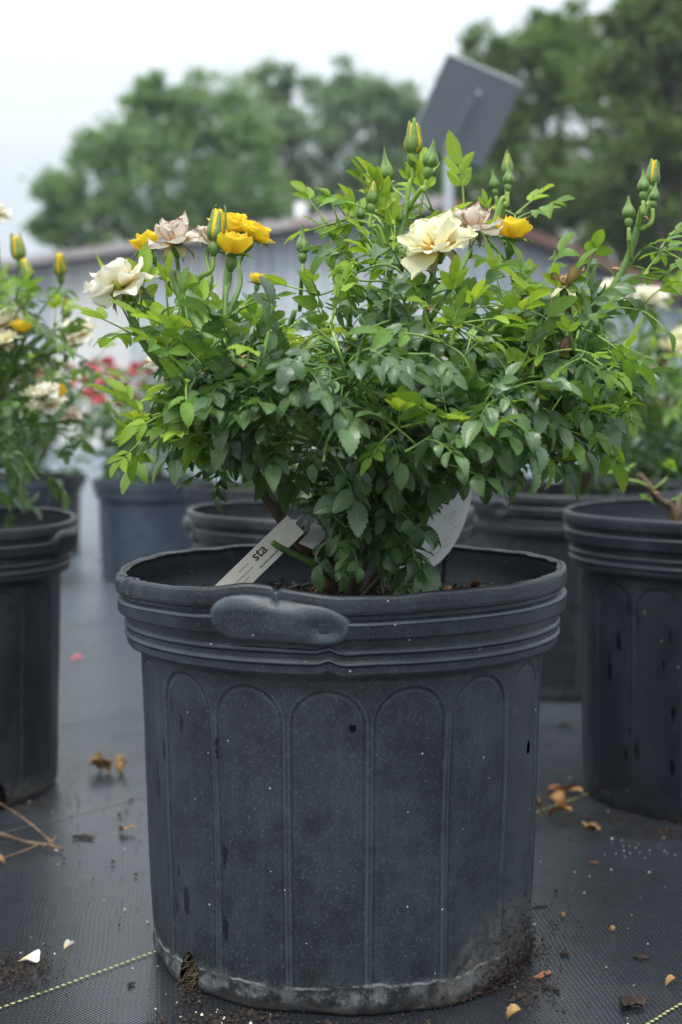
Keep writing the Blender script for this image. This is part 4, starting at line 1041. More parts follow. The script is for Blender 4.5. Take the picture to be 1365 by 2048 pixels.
back_bush('left', 'leafy rose bush with yellow buds in the pot at the left edge', -95, 1.88, 505, 325, 112, [
    (40, 520, -.05, 'bud_open', 1.35), (122, 552, 0, 'bud_open', 1.2), (15, 650, -.1, 'white', 1.15), (45, 668, -.12, 'yellow_cup', 1.05), (132, 635, .02, 'bud', 1.15), (158, 672, 0, 'white', 1.25),
    (75, 800, -.1, 'cream', .85), (112, 795, -.08, 'yellow_cup', .95), (100, 812, -.12, 'white', .9), (145, 835, -.05, 'tan', .7), (-6, 430, 0, 'white', .9), (90, 790, -.15, 'white', .8), (60, 560, -.08, 'bud_open', 1.1), (5, 690, -.15, 'cream', 1.0)], 31, .28, parts=260, near=True)
back_bush('backright', 'rose bush with cream blooms behind the right half of the front bush', 1190, 2.60, 600, 240, 105, [
    (1230, 585, .0, 'white', 1.35), (1300, 600, -.05, 'white', 1.45), (1345, 700, -.05, 'cream', 1.3), (1322, 815, -.1, 'tan', 1.25), (1180, 840, -.1, 'white', .9), (1000, 640, .0, 'tan', 1.0)], 33, .26, near=True, parts=200)
back_bush('backhandle', 'low rose bush hidden behind the front bush, in the pot with the grip', 640, 2.06, 720, 220, 34, [
    (590, 700, .0, 'white', 1.0), (700, 860, -.1, 'cream', .9), (640, 650, .1, 'cream', .9)], 34, .22, near=True, parts=140)
red = [(185, 735), (225, 745), (270, 738), (205, 770), (250, 775), (275, 822), (180, 790), (300, 750), (330, 770), (320, 735), (240, 815), (350, 760), (190, 750), (215, 728), (235, 760), (262, 752), (285, 775), (310, 800), (200, 805), (172, 765), (265, 800), (335, 800), (295, 735)]
back_bush('blue', 'dark rose bush dotted with red blooms in the far blue-grey pot', 290, 4.25, 715, 165, 46, [(x, y_, random.Random(x).uniform(-.2, .2), 'red' if i % 3 else 'pink', 1.35) for i, (x, y_) in enumerate(red)], 35, .25)
pk = [(40, 765), (75, 758), (25, 790), (95, 745), (135, 740), (150, 800), (60, 800), (10, 750), (110, 765), (140, 775), (50, 780), (85, 790), (120, 790), (30, 740), (65, 735)]
back_bush('farblack', 'rose bush with pink and red blooms far behind the left bush', 80, 4.9, 735, 140, 40, [(x, y_, random.Random(x).uniform(-.2, .2), 'pink' if i % 2 else 'red', 1.6) for i, (x, y_) in enumerate(pk)], 36, .25)
back_bush('farblue', 'rose bush with a few red blooms in the half hidden blue-grey pot', -30, 4.05, 770, 130, 30, [(15, 790, 0, 'red', 1.3), (-20, 780, 0, 'red', 1.3)], 37, .22)
back_bush('farmid', 'small green rose bush in the back row behind the brown left cane', 500, 3.6, 820, 120, 30, [], 38, .2)
back_bush('farright', 'rose bush with coral and cream blooms in the back row at the right edge', 1330, 3.45, 715, 180, 80, [
    (1320, 735, 0, 'coral', 1.3), (1240, 755, 0, 'pink', .9), (1308, 775, 0, 'coral', .8), (1335, 830, -.1, 'cream', 1.4), (1180, 830, 0, 'white', 1.1), (1365, 680, .1, 'cream', 1.6)], 39, .25)
back_bush('farcentre', 'green rose bush in the back row behind the middle of the front bush', 960, 3.9, 780, 150, 36, [(900, 800, 0, 'cream', 1.2)], 40, .22)

# pruned stump in the right pot
pr = pots['right']; st = Bush('rose_stump', (pr.location.x, pr.location.y, .325 * 1.035), 51, 'pruned rose stump with a few new leaves in the right pot', 'potted rose bushes')
st.root['category'] = 'rose bush'
sb = P(1352, 1035, 1.78)
st.cane([Vector((sb.x, sb.y, .33)), P(1345, 1020, 1.77), P(1318, 1000, 1.76), P(1300, 975, 1.75), P(1278, 948, 1.75)], .0052, .0040, 'twig', thorns=3)
st.cane([Vector((sb.x + .01, sb.y, .33)), P(1358, 1010, 1.78), P(1372, 985, 1.79)], .0045, .004, 'twig')
st.cane([P(1300, 975, 1.75), P(1280, 965, 1.74), P(1250, 958, 1.73), P(1232, 952, 1.73)], .002, .0014, 'stem_young', 'shoot')
st.cane([P(1305, 980, 1.75), P(1322, 968, 1.74), P(1335, 955, 1.74)], .002, .0014, 'stem_young', 'shoot')
for (px, py) in [(1232, 952), (1250, 957), (1335, 955), (1312, 1012), (1330, 1010)]:
    st.leaf(st.L(P(px, py, 1.74)), Vector((0, 0, 1)), st.rnd.uniform(0, 6), 'mid', up=.5, sc=.6)
st.finish()
pinch()

# ------------------------------------------------------------------ plant tags
t = NT('tag_plastic'); M['tag'] = t.done(t.bsdf(t.mix(t.noise(t.coord('Object'), 40, 5), (.62, .57, .47), (.76, .72, .63)), .45, .4))
t = NT('tag_white'); M['tag_white'] = t.done(t.bsdf(t.mix(t.step(t.noise(t.coord('Object'), 25, 5), .4, .75), (.85, .86, .85), (.70, .68, .62)), .4, .4))
t = NT('print_ink'); M['ink'] = t.done(t.bsdf((.025, .022, .022), .6, .3))
t = NT('print_ink_faint'); M['ink_faint'] = t.done(t.bsdf((.30, .27, .24), .6, .3))
def text_mesh(s, size, shear=0.0):
    cu = bpy.data.curves.new('lettering', 'FONT'); cu.body = s; cu.size = size; cu.align_x = 'LEFT'; cu.resolution_u = 3; cu.offset = size * .012; cu.shear = shear
    o = bpy.data.objects.new('lettering_tmp', cu); C.objects.link(o)
    dg = bpy.context.evaluated_depsgraph_get(); me = bpy.data.meshes.new_from_object(o.evaluated_get(dg))
    bpy.data.objects.remove(o); bpy.data.curves.remove(cu); return me
def strip(path, wvec, thick, mat, name, parent):
    """thin solid band along path with per-point half-width vectors"""
    mb = MB(); n_ = len(path); v = []
    for i, p in enumerate(path):
        T = (path[min(i + 1, n_ - 1)] - path[max(i - 1, 0)]).normalized(); w = wvec[i]; nn = T.cross(w).normalized() * thick
        v += [p - w - nn, p + w - nn, p + w + nn, p - w + nn]
    f = []
    for i in range(n_ - 1):
        for k in range(4): f.append((i * 4 + k, i * 4 + (k + 1) % 4, i * 4 + 4 + (k + 1) % 4, i * 4 + 4 + k))
    f += [(3, 2, 1, 0), tuple((n_ - 1) * 4 + k for k in range(4))]
    mb.add(v, f); return mb.build(name, mat, parent, smooth=False)
# loop tag: leans from the soil up to the left cane and folds round it
lt = empty('plant_tag', P(470, 1180, 1.27)); tag(lt, 'cream printed loop tag wrapped round the left cane', 'plant tag')
o0 = lt.location
pa, pb = P(420, 1215, 1.235), P(592, 1048, 1.255)
ax_ = (pb - pa).normalized(); wd = Vector((.74, -.10, -.66)); wd = (wd - ax_ * wd.dot(ax_)).normalized(); nr_ = ax_.cross(wd)
if nr_.y > 0: nr_ = -nr_
pts = [pa - o0 + (pb - pa) * i / 6 for i in range(7)]
strip(pts, [wd * .0108] * 7, .0003, M['tag'], 'strip', lt)
lp = catmull([P(588, 1052, 1.256), P(606, 1036, 1.27), P(628, 1046, 1.285), P(636, 1066, 1.28), P(612, 1092, 1.262)], 4)
strip([p - o0 for p in lp], [Vector((.45, -.2, .75)).normalized() * .0085 if i < 6 else (wd * .010).lerp(Vector((.006, 0, .007)), .3) for i in range(len(lp))], .0003, M['tag_white'], 'loop', lt)
ydir = ax_.cross(nr_)
def on_tag(me, u, w, mat, name='lettering'):
    X = ax_; Z = nr_; Y = Z.cross(X)
    m = Matrix((X, Y, Z)).transposed().to_4x4(); m.translation = pa - o0 + ax_ * u + Y * w + nr_ * .0008
    me.materials.clear(); me.materials.append(mat); q = obj(name, me, lt); q.matrix_basis = m
Lt = (pb - pa).length
on_tag(text_mesh('sta', .0132), Lt * .54, .0005, M['ink'])
for i, (u, w, ln, mt) in enumerate([(.53, -.0062, .022, 'ink'), (.38, .004, .010, 'ink_faint'), (.26, -.001, .024, 'ink_faint'), (.28, -.0055, .014, 'ink_faint')]):
    mb = MB(); rr2 = random.Random(i); x = 0
    while x < ln:
        l2 = rr2.uniform(.0008, .0022); hgt = rr2.uniform(.0005, .0011)
        mb.add([(x, -.0002, 0), (x + l2, -.0002, 0), (x + l2, hgt, 0), (x, hgt, 0)], [(0, 1, 2, 3)]); x += l2 + rr2.uniform(.0003, .0009)
    on_tag(mb.mesh('small_print', M[mt], False), Lt * u, w, M[mt], 'small_print')
# large rounded tag behind the right cane
rt = empty('plant_tag', P(880, 1130, 1.39)); tag(rt, 'large white rounded care tag standing behind the right cane', 'plant tag')
o1 = rt.location; D2 = 1.39
outl = [(948, 955), (945, 985), (940, 1012), (930, 1045), (917, 1075), (900, 1103), (880, 1125), (858, 1140), (830, 1145), (800, 1138), (800, 1080), (812, 1020), (840, 965), (880, 930), (915, 925), (938, 935)]
fr = [P(x, y_, D2 + (x - 870) * .0002) - o1 for x, y_ in outl]; k = len(fr)
mb = MB(); v = fr + [p + Vector((0, .0006, 0)) for p in fr]
mb.add(v, [tuple(range(k))[::-1], tuple(range(k, 2 * k))] + [(i, (i + 1) % k, k + (i + 1) % k, k + i) for i in range(k)])
mb.build('plate', M['tag_white'], rt, smooth=False)
an = R(33); X = Vector((math.cos(an), .0002 * 400 * 0, math.sin(an))); Y = Vector((-math.sin(an), 0, math.cos(an))); Z = X.cross(Y)
def on_plate(me, px, py, mat, name):
    m = Matrix((X, Y, Z)).transposed().to_4x4(); m.translation = P(px, py, D2 - .0025 + (px - 870) * .0002) - o1
    me.materials.clear(); me.materials.append(mat); q = obj(name, me, rt); q.matrix_basis = m
on_plate(text_mesh('IIIFN', .014), 853, 1038, M['ink'], 'lettering')
rr2 = random.Random(9)
for i, (px, py, ln) in enumerate([(888, 1036, .014), (890, 1040, .014), (896, 1042, .010), (900, 1050, .008), (902, 1060, .006), (884, 1098, .012), (872, 1092, .016), (850, 1108, .018), (850, 1113, .02), (856, 1118, .016)]):
    mb = MB(); x = 0
    while x < ln:
        l2 = rr2.uniform(.0006, .002); mb.add([(x, 0, 0), (x + l2, 0, 0), (x + l2, .0005, 0), (x, .0005, 0)], [(0, 1, 2, 3)]); x += l2 + .0004
    on_plate(mb.mesh('small_print', M['ink_faint'], False), px, py, M['ink_faint'], 'small_print')

# ------------------------------------------------------------------ shed
def metal_sheet(name, c0, c1, rust=.0):
    t = NT(name); co = t.coord('Object'); n1 = t.noise(co, 1.5, 5); x, y, z = t.sep(co)
    st = t.noise(t.xyz(t.math('MULTIPLY', x, 6), t.math('MULTIPLY', y, 6), t.math('MULTIPLY', z, .6)), 1.0, 4)
    col = t.mix(t.step(n1, .3, .7), c0, c1)
    col = t.mix(t.math('MULTIPLY', t.step(st, .52, .75), .5), col, (.44, .43, .43))
    if rust: col = t.mix(t.math('MULTIPLY', t.step(t.noise(co, 3, 5), .62 - rust * .25, .75), .9), col, (.20, .085, .045))
    return t.done(t.bsdf(col, .45, .5, None, .0))
M['sheet'] = metal_sheet('shed_sheet', (.47, .505, .54), (.57, .605, .64))
M['sheet_pale'] = metal_sheet('shed_sheet_pale', (.66, .66, .65), (.74, .74, .72))
M['roof'] = metal_sheet('shed_roof', (.34, .31, .31), (.42, .40, .41), .25)
M['fascia'] = metal_sheet('shed_fascia', (.30, .27, .26), (.38, .35, .34), .35)
M['rust'] = metal_sheet('shed_rust', (.16, .075, .05), (.22, .11, .075), .9)
EAVE = 2.49; Dc = 14.4
Cn = Vector((S(890 - 682.5, Dc), Dc, 0)); dl = Vector((-.696, .718, 0)).normalized(); dr_ = Vector((.718, .696, 0)).normalized()
nl = Vector((-dl.y, dl.x, 0)); nl = nl if nl.y < 0 else -nl
nr2 = Vector((-dr_.y, dr_.x, 0)); nr2 = nr2 if nr2.y < 0 else -nr2
shed = empty('shed', Cn); tag(shed, 'grey metal shed with ribbed walls and rusty roof edge behind the roses', 'shed')
def ribbed(dirv, nrm, s0, s1, h0, h1, mat):
    """one ribbed sheet from s0 to s1 along dirv"""
    xs = []; w = s1 - s0; nb = 4
    for k in range(nb):
        a = k / nb; xs += [(a, 0), (a + .70 / nb, 0), (a + .76 / nb, .05), (a + .90 / nb, .05), (a + .96 / nb, 0)]
    xs.append((1, 0)); v = []
    for (u, d) in xs:
        p = dirv * (s0 + u * w * .995) + nrm * d; hh = lerp(h0, h1, u)
        v += [p, p + Vector((0, 0, hh))]
    for (u, d) in xs:
        p = dirv * (s0 + u * w * .995) + nrm * (d - .012); hh = lerp(h0, h1, u); v += [p, p + Vector((0, 0, hh))]
    n_ = len(xs); f = []
    for i in range(n_ - 1):
        a = 2 * i; f.append((a, a + 2, a + 3, a + 1)); b_ = 2 * n_ + a; f.append((b_ + 1, b_ + 3, b_ + 2, b_)); f.append((a + 1, a + 3, b_ + 3, b_ + 1)); f.append((a, b_, b_ + 2, a + 2))
    f += [(0, 1, 2 * n_ + 1, 2 * n_), (2 * n_ - 2, 4 * n_ - 2, 4 * n_ - 1, 2 * n_ - 1)]
    mb = MB(); mb.add(v, f); mb.build('wall_panel', mat, shed, smooth=False)
LL, LR = 10.8, 6.6; slope = .155
for k in range(12): ribbed(dl, nl, .03 + k * .9, .03 + k * .9 + .9, EAVE - .02, EAVE - .02, M['sheet_pale'] if k in (4, 6, 7, 9, 11) else M['sheet'])
for k in range(7): ribbed(dr_, nr2, .03 + k * .93, .03 + k * .93 + .93, EAVE - .02 - slope * (.03 + k * .93), EAVE - .02 - slope * (.96 + k * .93), M['sheet'])
def slab(name, pts, th, mat):
    mb = MB(); k = len(pts); v = [Vector(p) for p in pts] + [Vector(p) + Vector((0, 0, th)) for p in pts]
    mb.add(v, [tuple(range(k))[::-1], tuple(range(k, 2 * k))] + [(i, (i + 1) % k, k + (i + 1) % k, k + i) for i in range(k)]); return mb.build(name, mat, shed, smooth=False)
def roofp(a, b_): return dl * a + dr_ * b_ + Vector((0, 0, EAVE - slope * b_))
roof = slab('roof', [roofp(-.22, -.25), roofp(LL + .2, -.25), roofp(LL + .2, LR), roofp(-.22, LR)], .06, M['roof'])
mb = MB()
for k in range(40):
    a = -.2 + (LL + .4) * (k + .5) / 40; p, q = roofp(a, -.25) + Vector((0, 0, .07)), roofp(a, LR) + Vector((0, 0, .07)); m_ = (p + q) / 2
    box(mb, m_, ((q - p) / 2, dl * .03, Vector((0, 0, .014))))
mb.build('roof_rib', M['roof'], roof, smooth=False)
def bar(name, p, q, w, h, mat):
    p, q = Vector(p), Vector(q); d = (q - p) / 2; sd = Vector((-d.y, d.x, 0)).normalized() * w; mb = MB(); box(mb, (p + q) / 2, (d, sd, Vector((0, 0, h)))); return mb.build(name, mat, shed, smooth=False)
bar('gutter', roofp(-.22, -.30) + Vector((0, 0, -.02)), roofp(LL + .2, -.30) + Vector((0, 0, -.02)), .045, .045, M['fascia'])
bar('fascia_board', roofp(-.25, -.25) + Vector((0, 0, .0)), roofp(-.25, LR) + Vector((0, 0, .0)), .024, .055, M['rust'])
mb = MB(); v, f, uv = tube([dl * 3.4 + nl * .09 + Vector((0, 0, 0)), dl * 3.4 + nl * .09 + Vector((0, 0, 1.3)), dl * 3.4 + nl * .09 + Vector((0, 0, EAVE - .06))], .05, .05, 8); mb.add(v, f, uv); mb.build('downpipe', M['fascia'], shed)
mb = MB(); pv = roofp(2.5, .3); v, f, uv = tube([pv, pv + Vector((0, 0, .2)), pv + Vector((0, 0, .42))], .07, .07, 10); mb.add(v, f, uv); mb.build('vent_pipe', M['sheet_pale'], shed)
# back walls so that the shed is closed
bar('back_wall', dl * LL + Vector((0, 0, .7)), dl * LL + dr_ * LR + Vector((0, 0, .7)), .02, .72, M['sheet'])
bar('back_wall', dr_ * LR + Vector((0, 0, .75)), dr_ * LR + dl * LL + Vector((0, 0, .75)), .02, .75, M['sheet'])

# ------------------------------------------------------------------ tilted panel on a post (seen from behind)
t = NT('panel_back'); M['panel'] = t.done(t.bsdf(t.mix(t.noise(t.coord('Object'), 6, 4), (.22, .25, .275), (.265, .295, .32)), .5, .4))
t = NT('panel_edge'); M['panel_edge'] = t.done(t.bsdf((.42, .45, .45), .4, .5, None, .3))
t = NT('post_metal'); M['post'] = t.done(t.bsdf(t.mix(t.noise(t.coord('Object'), 9, 4), (.42, .44, .47), (.55, .57, .60)), .4, .5, None, .2))
Dp = 5.6; kx = Dp / F
pc = P(931.5, 224, Dp); e1 = Vector((143, 43, -46)) * kx / 2; e2 = Vector((-67, 69, -139)) * kx / 2
e2 = e2 - e1 * (e2.dot(e1) / e1.dot(e1)); nn = e1.cross(e2).normalized(); nn = nn if nn.y < 0 else -nn
base_p = Vector((S(898 - 682.5, Dp + .06), Dp + .06, 0))
pn = empty('panel_post', base_p); tag(pn, 'tilted grey square panel on a pale metal post, seen from behind', 'panel')
mb = MB(); box(mb, pc - base_p, (e1, e2, nn * .006)); mb.build('plate', M['panel'], pn, smooth=False)
u1, u2 = e1.normalized(), e2.normalized()
for sgn, (aa, bb) in (((1), (e1, e2)), ((-1), (e1, e2))):
    mb = MB(); box(mb, pc - base_p + bb * sgn + u2 * sgn * .006 - nn * .004, (aa + u1 * .006, u2 * .006, nn * .011)); mb.build('edge_trim', M['panel_edge'] if sgn < 0 else M['panel'], pn, smooth=False)
    mb = MB(); box(mb, pc - base_p + aa * sgn + u1 * sgn * .003 - nn * .004, (bb, u1 * .0028, nn * .010)); mb.build('edge_trim', M['panel'], pn, smooth=False)
mb = MB(); box(mb, pc - base_p + u2 * .02 - u1 * .002 + nn * .014, (u1 * .013, u2 * .075, nn * .008)); mb.build('bracket', M['panel'], pn, smooth=False)
mb = MB(); v, f, uv = lathe([(.0, 0), (.010, .001), (.010, .008), (.006, .012), (.0, .013)], 8); mm = zframe(pc - base_p - u2 * .085 + u1 * .012 + nn * .006, nn); mb.add(xf(mm, v), f, uv); mb.build('bolt', M['post'], pn)
top = P(906, 282, Dp + .0) - base_p
mb = MB(); v, f, uv = tube([Vector((0, 0, 0)), Vector((0, 0, .8)), P(898, 330, Dp + .06) - base_p, P(899, 296, Dp + .055) - base_p, top + Vector((0, .02, 0))], .020, .019, 12); mb.add(v, f, uv); mb.build('post', M['post'], pn)

# ------------------------------------------------------------------ trees
def tree_leaf_mat(name, c0, c1, tr):
    t = NT(name); isl = t.n('ShaderNodeNewGeometry').outputs['Random Per Island']; no = t.noise(t.coord('Object'), .9, 3)
    col = t.mix(isl, c0, c1); col = t.mix(t.math('MULTIPLY', t.step(no, .52, .7), .5), col, tuple(min(1, q * 1.7) for q in c1))
    b_ = t.bsdf(col, .5, .35); tl = t.n('ShaderNodeBsdfTranslucent'); tl.inputs['Color'].default_value = tr + (1,)
    ms = t.n('ShaderNodeMixShader'); ms.inputs[0].default_value = .3; t.l(b_, ms.inputs[1]); t.l(tl.outputs[0], ms.inputs[2]); return t.done(ms.outputs[0])
TL = [tree_leaf_mat('tree_leaf_a', (.10, .175, .07), (.19, .30, .105), (.30, .47, .12)), tree_leaf_mat('tree_leaf_b', (.11, .18, .095), (.20, .29, .14), (.29, .42, .16)),
      tree_leaf_mat('tree_leaf_c', (.06, .11, .035), (.135, .205, .055), (.22, .34, .05)), tree_leaf_mat('tree_leaf_d', (.05, .09, .03), (.11, .165, .04), (.2, .3, .04))]
def tree(label, d, blobs, mat, seed, trunkpx, leaf=.105, clumps=24, per=100):
    rs = np.random.RandomState(seed); rn = random.Random(seed)
    bx = S(trunkpx - 682.5, d); root = empty('tree', (bx, d, 0)); tag(root, label, 'tree', 'trees behind the shed')
    cs = [(P(x, y_, d + rn.uniform(-.6, .6)), S(r_, d)) for x, y_, r_ in blobs]
    cen = []; 
    for c, r_ in cs:
        dirs = rs.normal(size=(clumps, 3)); dirs /= np.linalg.norm(dirs, axis=1)[:, None]
        rad = r_ * rs.uniform(.25, 1.15, clumps)
        for q, w in zip(dirs, rad): cen.append((np.array(c) + q * w, r_ * rs.uniform(.14, .34)))
    pos = np.concatenate([c + rs.normal(size=(per, 3)) * s * np.array([.75, .75, .55]) for c, s in cen])
    n_ = len(pos); sz = leaf * rs.uniform(.6, 1.3, n_)
    nrm = rs.normal(size=(n_, 3)) + np.array([0, -.3, .9]); nrm /= np.linalg.norm(nrm, axis=1)[:, None]
    t1 = np.cross(nrm, rs.normal(size=(n_, 3))); t1 /= np.linalg.norm(t1, axis=1)[:, None]; t2 = np.cross(nrm, t1)
    a = t1 * sz[:, None]; b_ = t2 * (sz * .45)[:, None]; fold = nrm * (sz * .12)[:, None]
    v = np.stack([pos - a, pos + b_ + fold, pos + a, pos - b_ + fold], 1).reshape(-1, 3) - np.array([bx, d, 0])
    f = np.arange(4 * n_).reshape(-1, 4)
    o = obj('crown', mesh('crown', v, f, mat, smooth=False), root); tag(o, kind='stuff')
    # trunk and limbs
    mid = sum((c for c, _ in cs), Vector()) / len(cs) - Vector((bx, d, 0)); fork = Vector((mid.x * .15, 0, mid.z * .42))
    mb = MB(); v, f, uv = tube(catmull([Vector((0, 0, -.1)), Vector((.1, 0, fork.z * .5)), fork], 6), .42, .27, 10, .06, seed); mb.add(v, f, uv); tr_ = mb.build('trunk', M['bark'], root)
    for c, r_ in cs:
        e = c - Vector((bx, d, 0)); mb = MB(); v, f, uv = tube(catmull([fork, fork.lerp(e, .5) + Vector((rn.uniform(-.3, .3), rn.uniform(-.3, .3), rn.uniform(0, .4))), e], 6), .15, .04, 7, .06, seed); mb.add(v, f, uv); mb.build('limb', M['bark'], root)
tree('broad round-topped tree at the left, behind the shed roof', 38, [(300, 270, 105), (410, 225, 95), (225, 325, 85), (160, 410, 72), (330, 380, 110), (450, 330, 100), (520, 420, 75), (250, 450, 80), (400, 450, 85), (112, 440, 46), (300, 195, 50), (480, 270, 70)], TL[0], 61, 340)
tree('paler twin-topped tree in the middle, left of the tilted panel', 44, [(545, 185, 52), (565, 270, 75), (675, 195, 68), (745, 215, 68), (650, 300, 90), (770, 300, 80), (600, 390, 75), (720, 390, 90), (830, 330, 75), (690, 450, 70), (830, 230, 55), (870, 300, 60), (790, 230, 50)], TL[1], 62, 680)
tree('dark tall tree right of the tilted panel', 31, [(985, 115, 62), (1070, 110, 72), (1135, 85, 68), (1010, 215, 92), (1120, 235, 110), (1000, 330, 95), (1100, 380, 110), (950, 410, 80), (1180, 450, 95), (1050, 470, 85), (900, 330, 60)], TL[2], 63, 1080)
tree('dark tall tree cut off by the right edge of the picture', 28, [(1250, 60, 66), (1335, 35, 80), (1230, 165, 85), (1340, 170, 110), (1290, 300, 105), (1220, 420, 90), (1350, 430, 95), (1290, 520, 65), (1440, 260, 130), (1430, 90, 100)], TL[3], 64, 1330)

# ------------------------------------------------------------------ litter on the cloth
lr = random.Random(90)
def dry_leaf(name, px, py, L, label, mat='dry', cat='dead leaf', rot=None, n=1, curl=2.0, z=.004):
    mb = MB()
    for k in range(n):
        r_ = random.Random(px * 7 + k); v, f, uv = leaflet(L * r_.uniform(.8, 1.1), L * .55, r_.uniform(.3, .9), curl * r_.uniform(.6, 1.3), 5, r_, .15, r_.uniform(-1, 1))
        m = Matrix.Translation((r_.uniform(-.6, .6) * L * (n > 1), r_.uniform(-.4, .4) * L * (n > 1), .004 + .002 * k)) @ Matrix.Rotation((rot if rot is not None else r_.uniform(0, 6)) + k * 1.3, 4, 'Z') @ Matrix.Rotation(r_.uniform(-.3, .5), 4, 'Y') @ Matrix.Translation((0, -L * .5, 0))
        vv = xf(m, v); lo = min(q.z for q in vv); mb.add([q - Vector((0, 0, min(lo, 0))) for q in vv], f, uv)
    lo = min(q[2] for q in mb.v); mb.v = [(x, y, zz - lo + .0006) for x, y, zz in mb.v]
    o = mb.build(name, M[mat], loc=G(px, py)); tag(o, label, cat, 'litter on the cloth'); return o
dry_leaf('dead_leaf', 222, 1548, .034, 'golden crumpled dead leaf between the left pot and the front pot', 'dry_gold', n=6, curl=3.0)
dry_leaf('dead_leaf', 250, 1665, .020, 'tan and white curled leaf bit just below the golden leaf', 'dry_gold', n=2)
dry_leaf('dead_leaf', 1128, 1592, .030, 'star-shaped brown dead leaf beside the right pot, farther one', 'dry', n=4, curl=1.2)
dry_leaf('dead_leaf', 1105, 1632, .038, 'reddish brown curled leaf beside the front pot, right side', 'dry', n=3)
dry_leaf('dead_leaf', 1178, 1668, .026, 'small forked brown leaf below the right pot', 'dry', n=3, curl=1.0)
dry_leaf('dead_leaf', 1130, 1455, .035, 'flat dark brown leaf between the front pot and right pot, farthest back', 'chip', n=1, curl=.3)
dry_leaf('dead_leaf', 1020, 2044, .020, 'orange scrap of leaf at the foot of the front pot', 'dry_gold', n=1)
dry_leaf('dead_leaf', 1340, 1972, .014, 'tiny orange scrap of leaf near the right edge', 'dry_gold', n=1)
dry_leaf('dead_leaf', 190, 1128, .045, 'rust coloured leaf lying in front of the far blue-grey pot', 'dry', n=1, curl=.8)
dry_leaf('dead_leaf', 158, 1105, .045, 'tan leaf lying at the foot of the small far black pot', 'dry_gold', n=1, curl=.8)
dry_leaf('dead_leaf', 5, 1735, .018, 'small orange leaf scrap under the dry twig at left edge', 'dry_gold', n=1)
def petal_on(px, py, L, label, mat, rot=0, cup=.5, ph=(1.2, 1.6)):
    me = petal_mesh('petal', px, L, L * .7, ph[0], ph[1], cup, M[mat], .1, .08); lo = min(v.co.z for v in me.vertices)
    for v in me.vertices: v.co.z -= lo - .0012
    me.update(); o = obj('fallen_petal', me, loc=G(px, py)); o.rotation_euler.z = rot; tag(o, label, 'petal', 'litter on the cloth')
petal_on(40, 1925, .024, 'white fallen petal on the dark soil patch, bottom left', 'petal_white', -.5)
petal_on(130, 1900, .010, 'thin pale curled petal on the cloth right of the soil patch', 'petal_white', .9, 1.3)
petal_on(142, 1322, .026, 'bright pink fallen petal on the cloth beyond the left pot', 'petal_pink', .3)
def chip(px, py, L, W, H, rot, mat, label, cat='bark chip'):
    rn = random.Random(px + py); mb = MB(); n_ = 7; prof = []
    path = [Vector((L * (i / (n_ - 1) - .5), W * .18 * math.sin(i * 1.1 + px), H * .5 + H * .12 * math.sin(i * 2.3))) for i in range(n_)]
    v = []; f = []
    for i, p in enumerate(path):
        e = math.sin(math.pi * (.12 + .76 * i / (n_ - 1))) ** .4
        for k in range(6):
            a = 2 * math.pi * k / 6; v.append(p + Vector((rn.uniform(-.04, .04) * L, math.cos(a) * W * .5 * e * rn.uniform(.8, 1.15), math.sin(a) * H * .45 * e * rn.uniform(.8, 1.15))))
    for i in range(n_ - 1):
        for k in range(6):
            a = i * 6 + k; b_ = i * 6 + (k + 1) % 6; f.append((a, b_, b_ + 6, a + 6))
    f += [tuple(range(6))[::-1], tuple(range((n_ - 1) * 6, n_ * 6))]
    lo = min(q.z for q in v); v = [q - Vector((0, 0, lo - .0004)) for q in v]
    mb.add(v, f); o = mb.build('bark_chip', M[mat], smooth=False, loc=G(px, py)); o.rotation_euler.z = rot; tag(o, label, cat, 'litter on the cloth')
chip(168, 1678, .026, .008, .005, -.1, 'chip', 'dark brown bark chip between the twig and the front pot')
chip(1084, 1956, .020, .006, .005, .7, 'chip_red', 'reddish bark chip at the right foot of the front pot')
chip(1103, 1980, .020, .005, .004, -.9, 'chip', 'dark stick bit just below the reddish chip, right foot of the front pot')
chip(1283, 1918, .015, .006, .004, 0, 'chip', 'small dark bark chip lying alone on the cloth, right side')
chip(1130, 1912, .009, .006, .004, .2, 'chip', 'tiny dark bark chip above the reddish one')
chip(1262, 2015, .022, .016, .010, .4, 'chip', 'dark soil clump near the yellow thread, bottom right')
chip(1078, 1815, .018, .003, .002, .1, 'chip', 'thin dark sliver close to the right side of the front pot')
chip(1188, 1728, .010, .004, .003, .1, 'chip_red', 'small reddish sliver below the forked leaf')
chip(262, 1972, .008, .004, .003, .9, 'chip', 'tiny dark chip by the yellow thread, bottom left')
# dry twig at left edge
tw = empty('dry_twig', G(60, 1690)); tag(tw, 'branched dry brown twig on the cloth at left edge', 'twig', 'litter on the cloth')
def gz(px, py, z): p = G(px, py); return p + Vector((0, 0, z)) - tw.location
for i, (pts, r0, r1) in enumerate([([gz(-60, 1660, .006), gz(0, 1680, .008), gz(50, 1693, .006), gz(105, 1700, .005), gz(126, 1706, .004)], .0034, .0022),
        ([gz(108, 1698, .006), gz(70, 1680, .016), gz(30, 1660, .022), gz(-20, 1635, .026)], .0022, .0014), ([gz(78, 1700, .006), gz(40, 1716, .006), gz(-10, 1732, .006)], .0022, .0016), ([gz(90, 1702, .006), gz(108, 1694, .009), gz(112, 1690, .012)], .0026, .0012)]):
    mb = MB(); v, f, uv = tube(catmull(pts, 6), r0 * .75, r1 * .7, 7, .12, i); mb.add(v, f, uv); mb.build('twig', M['twig'], tw)
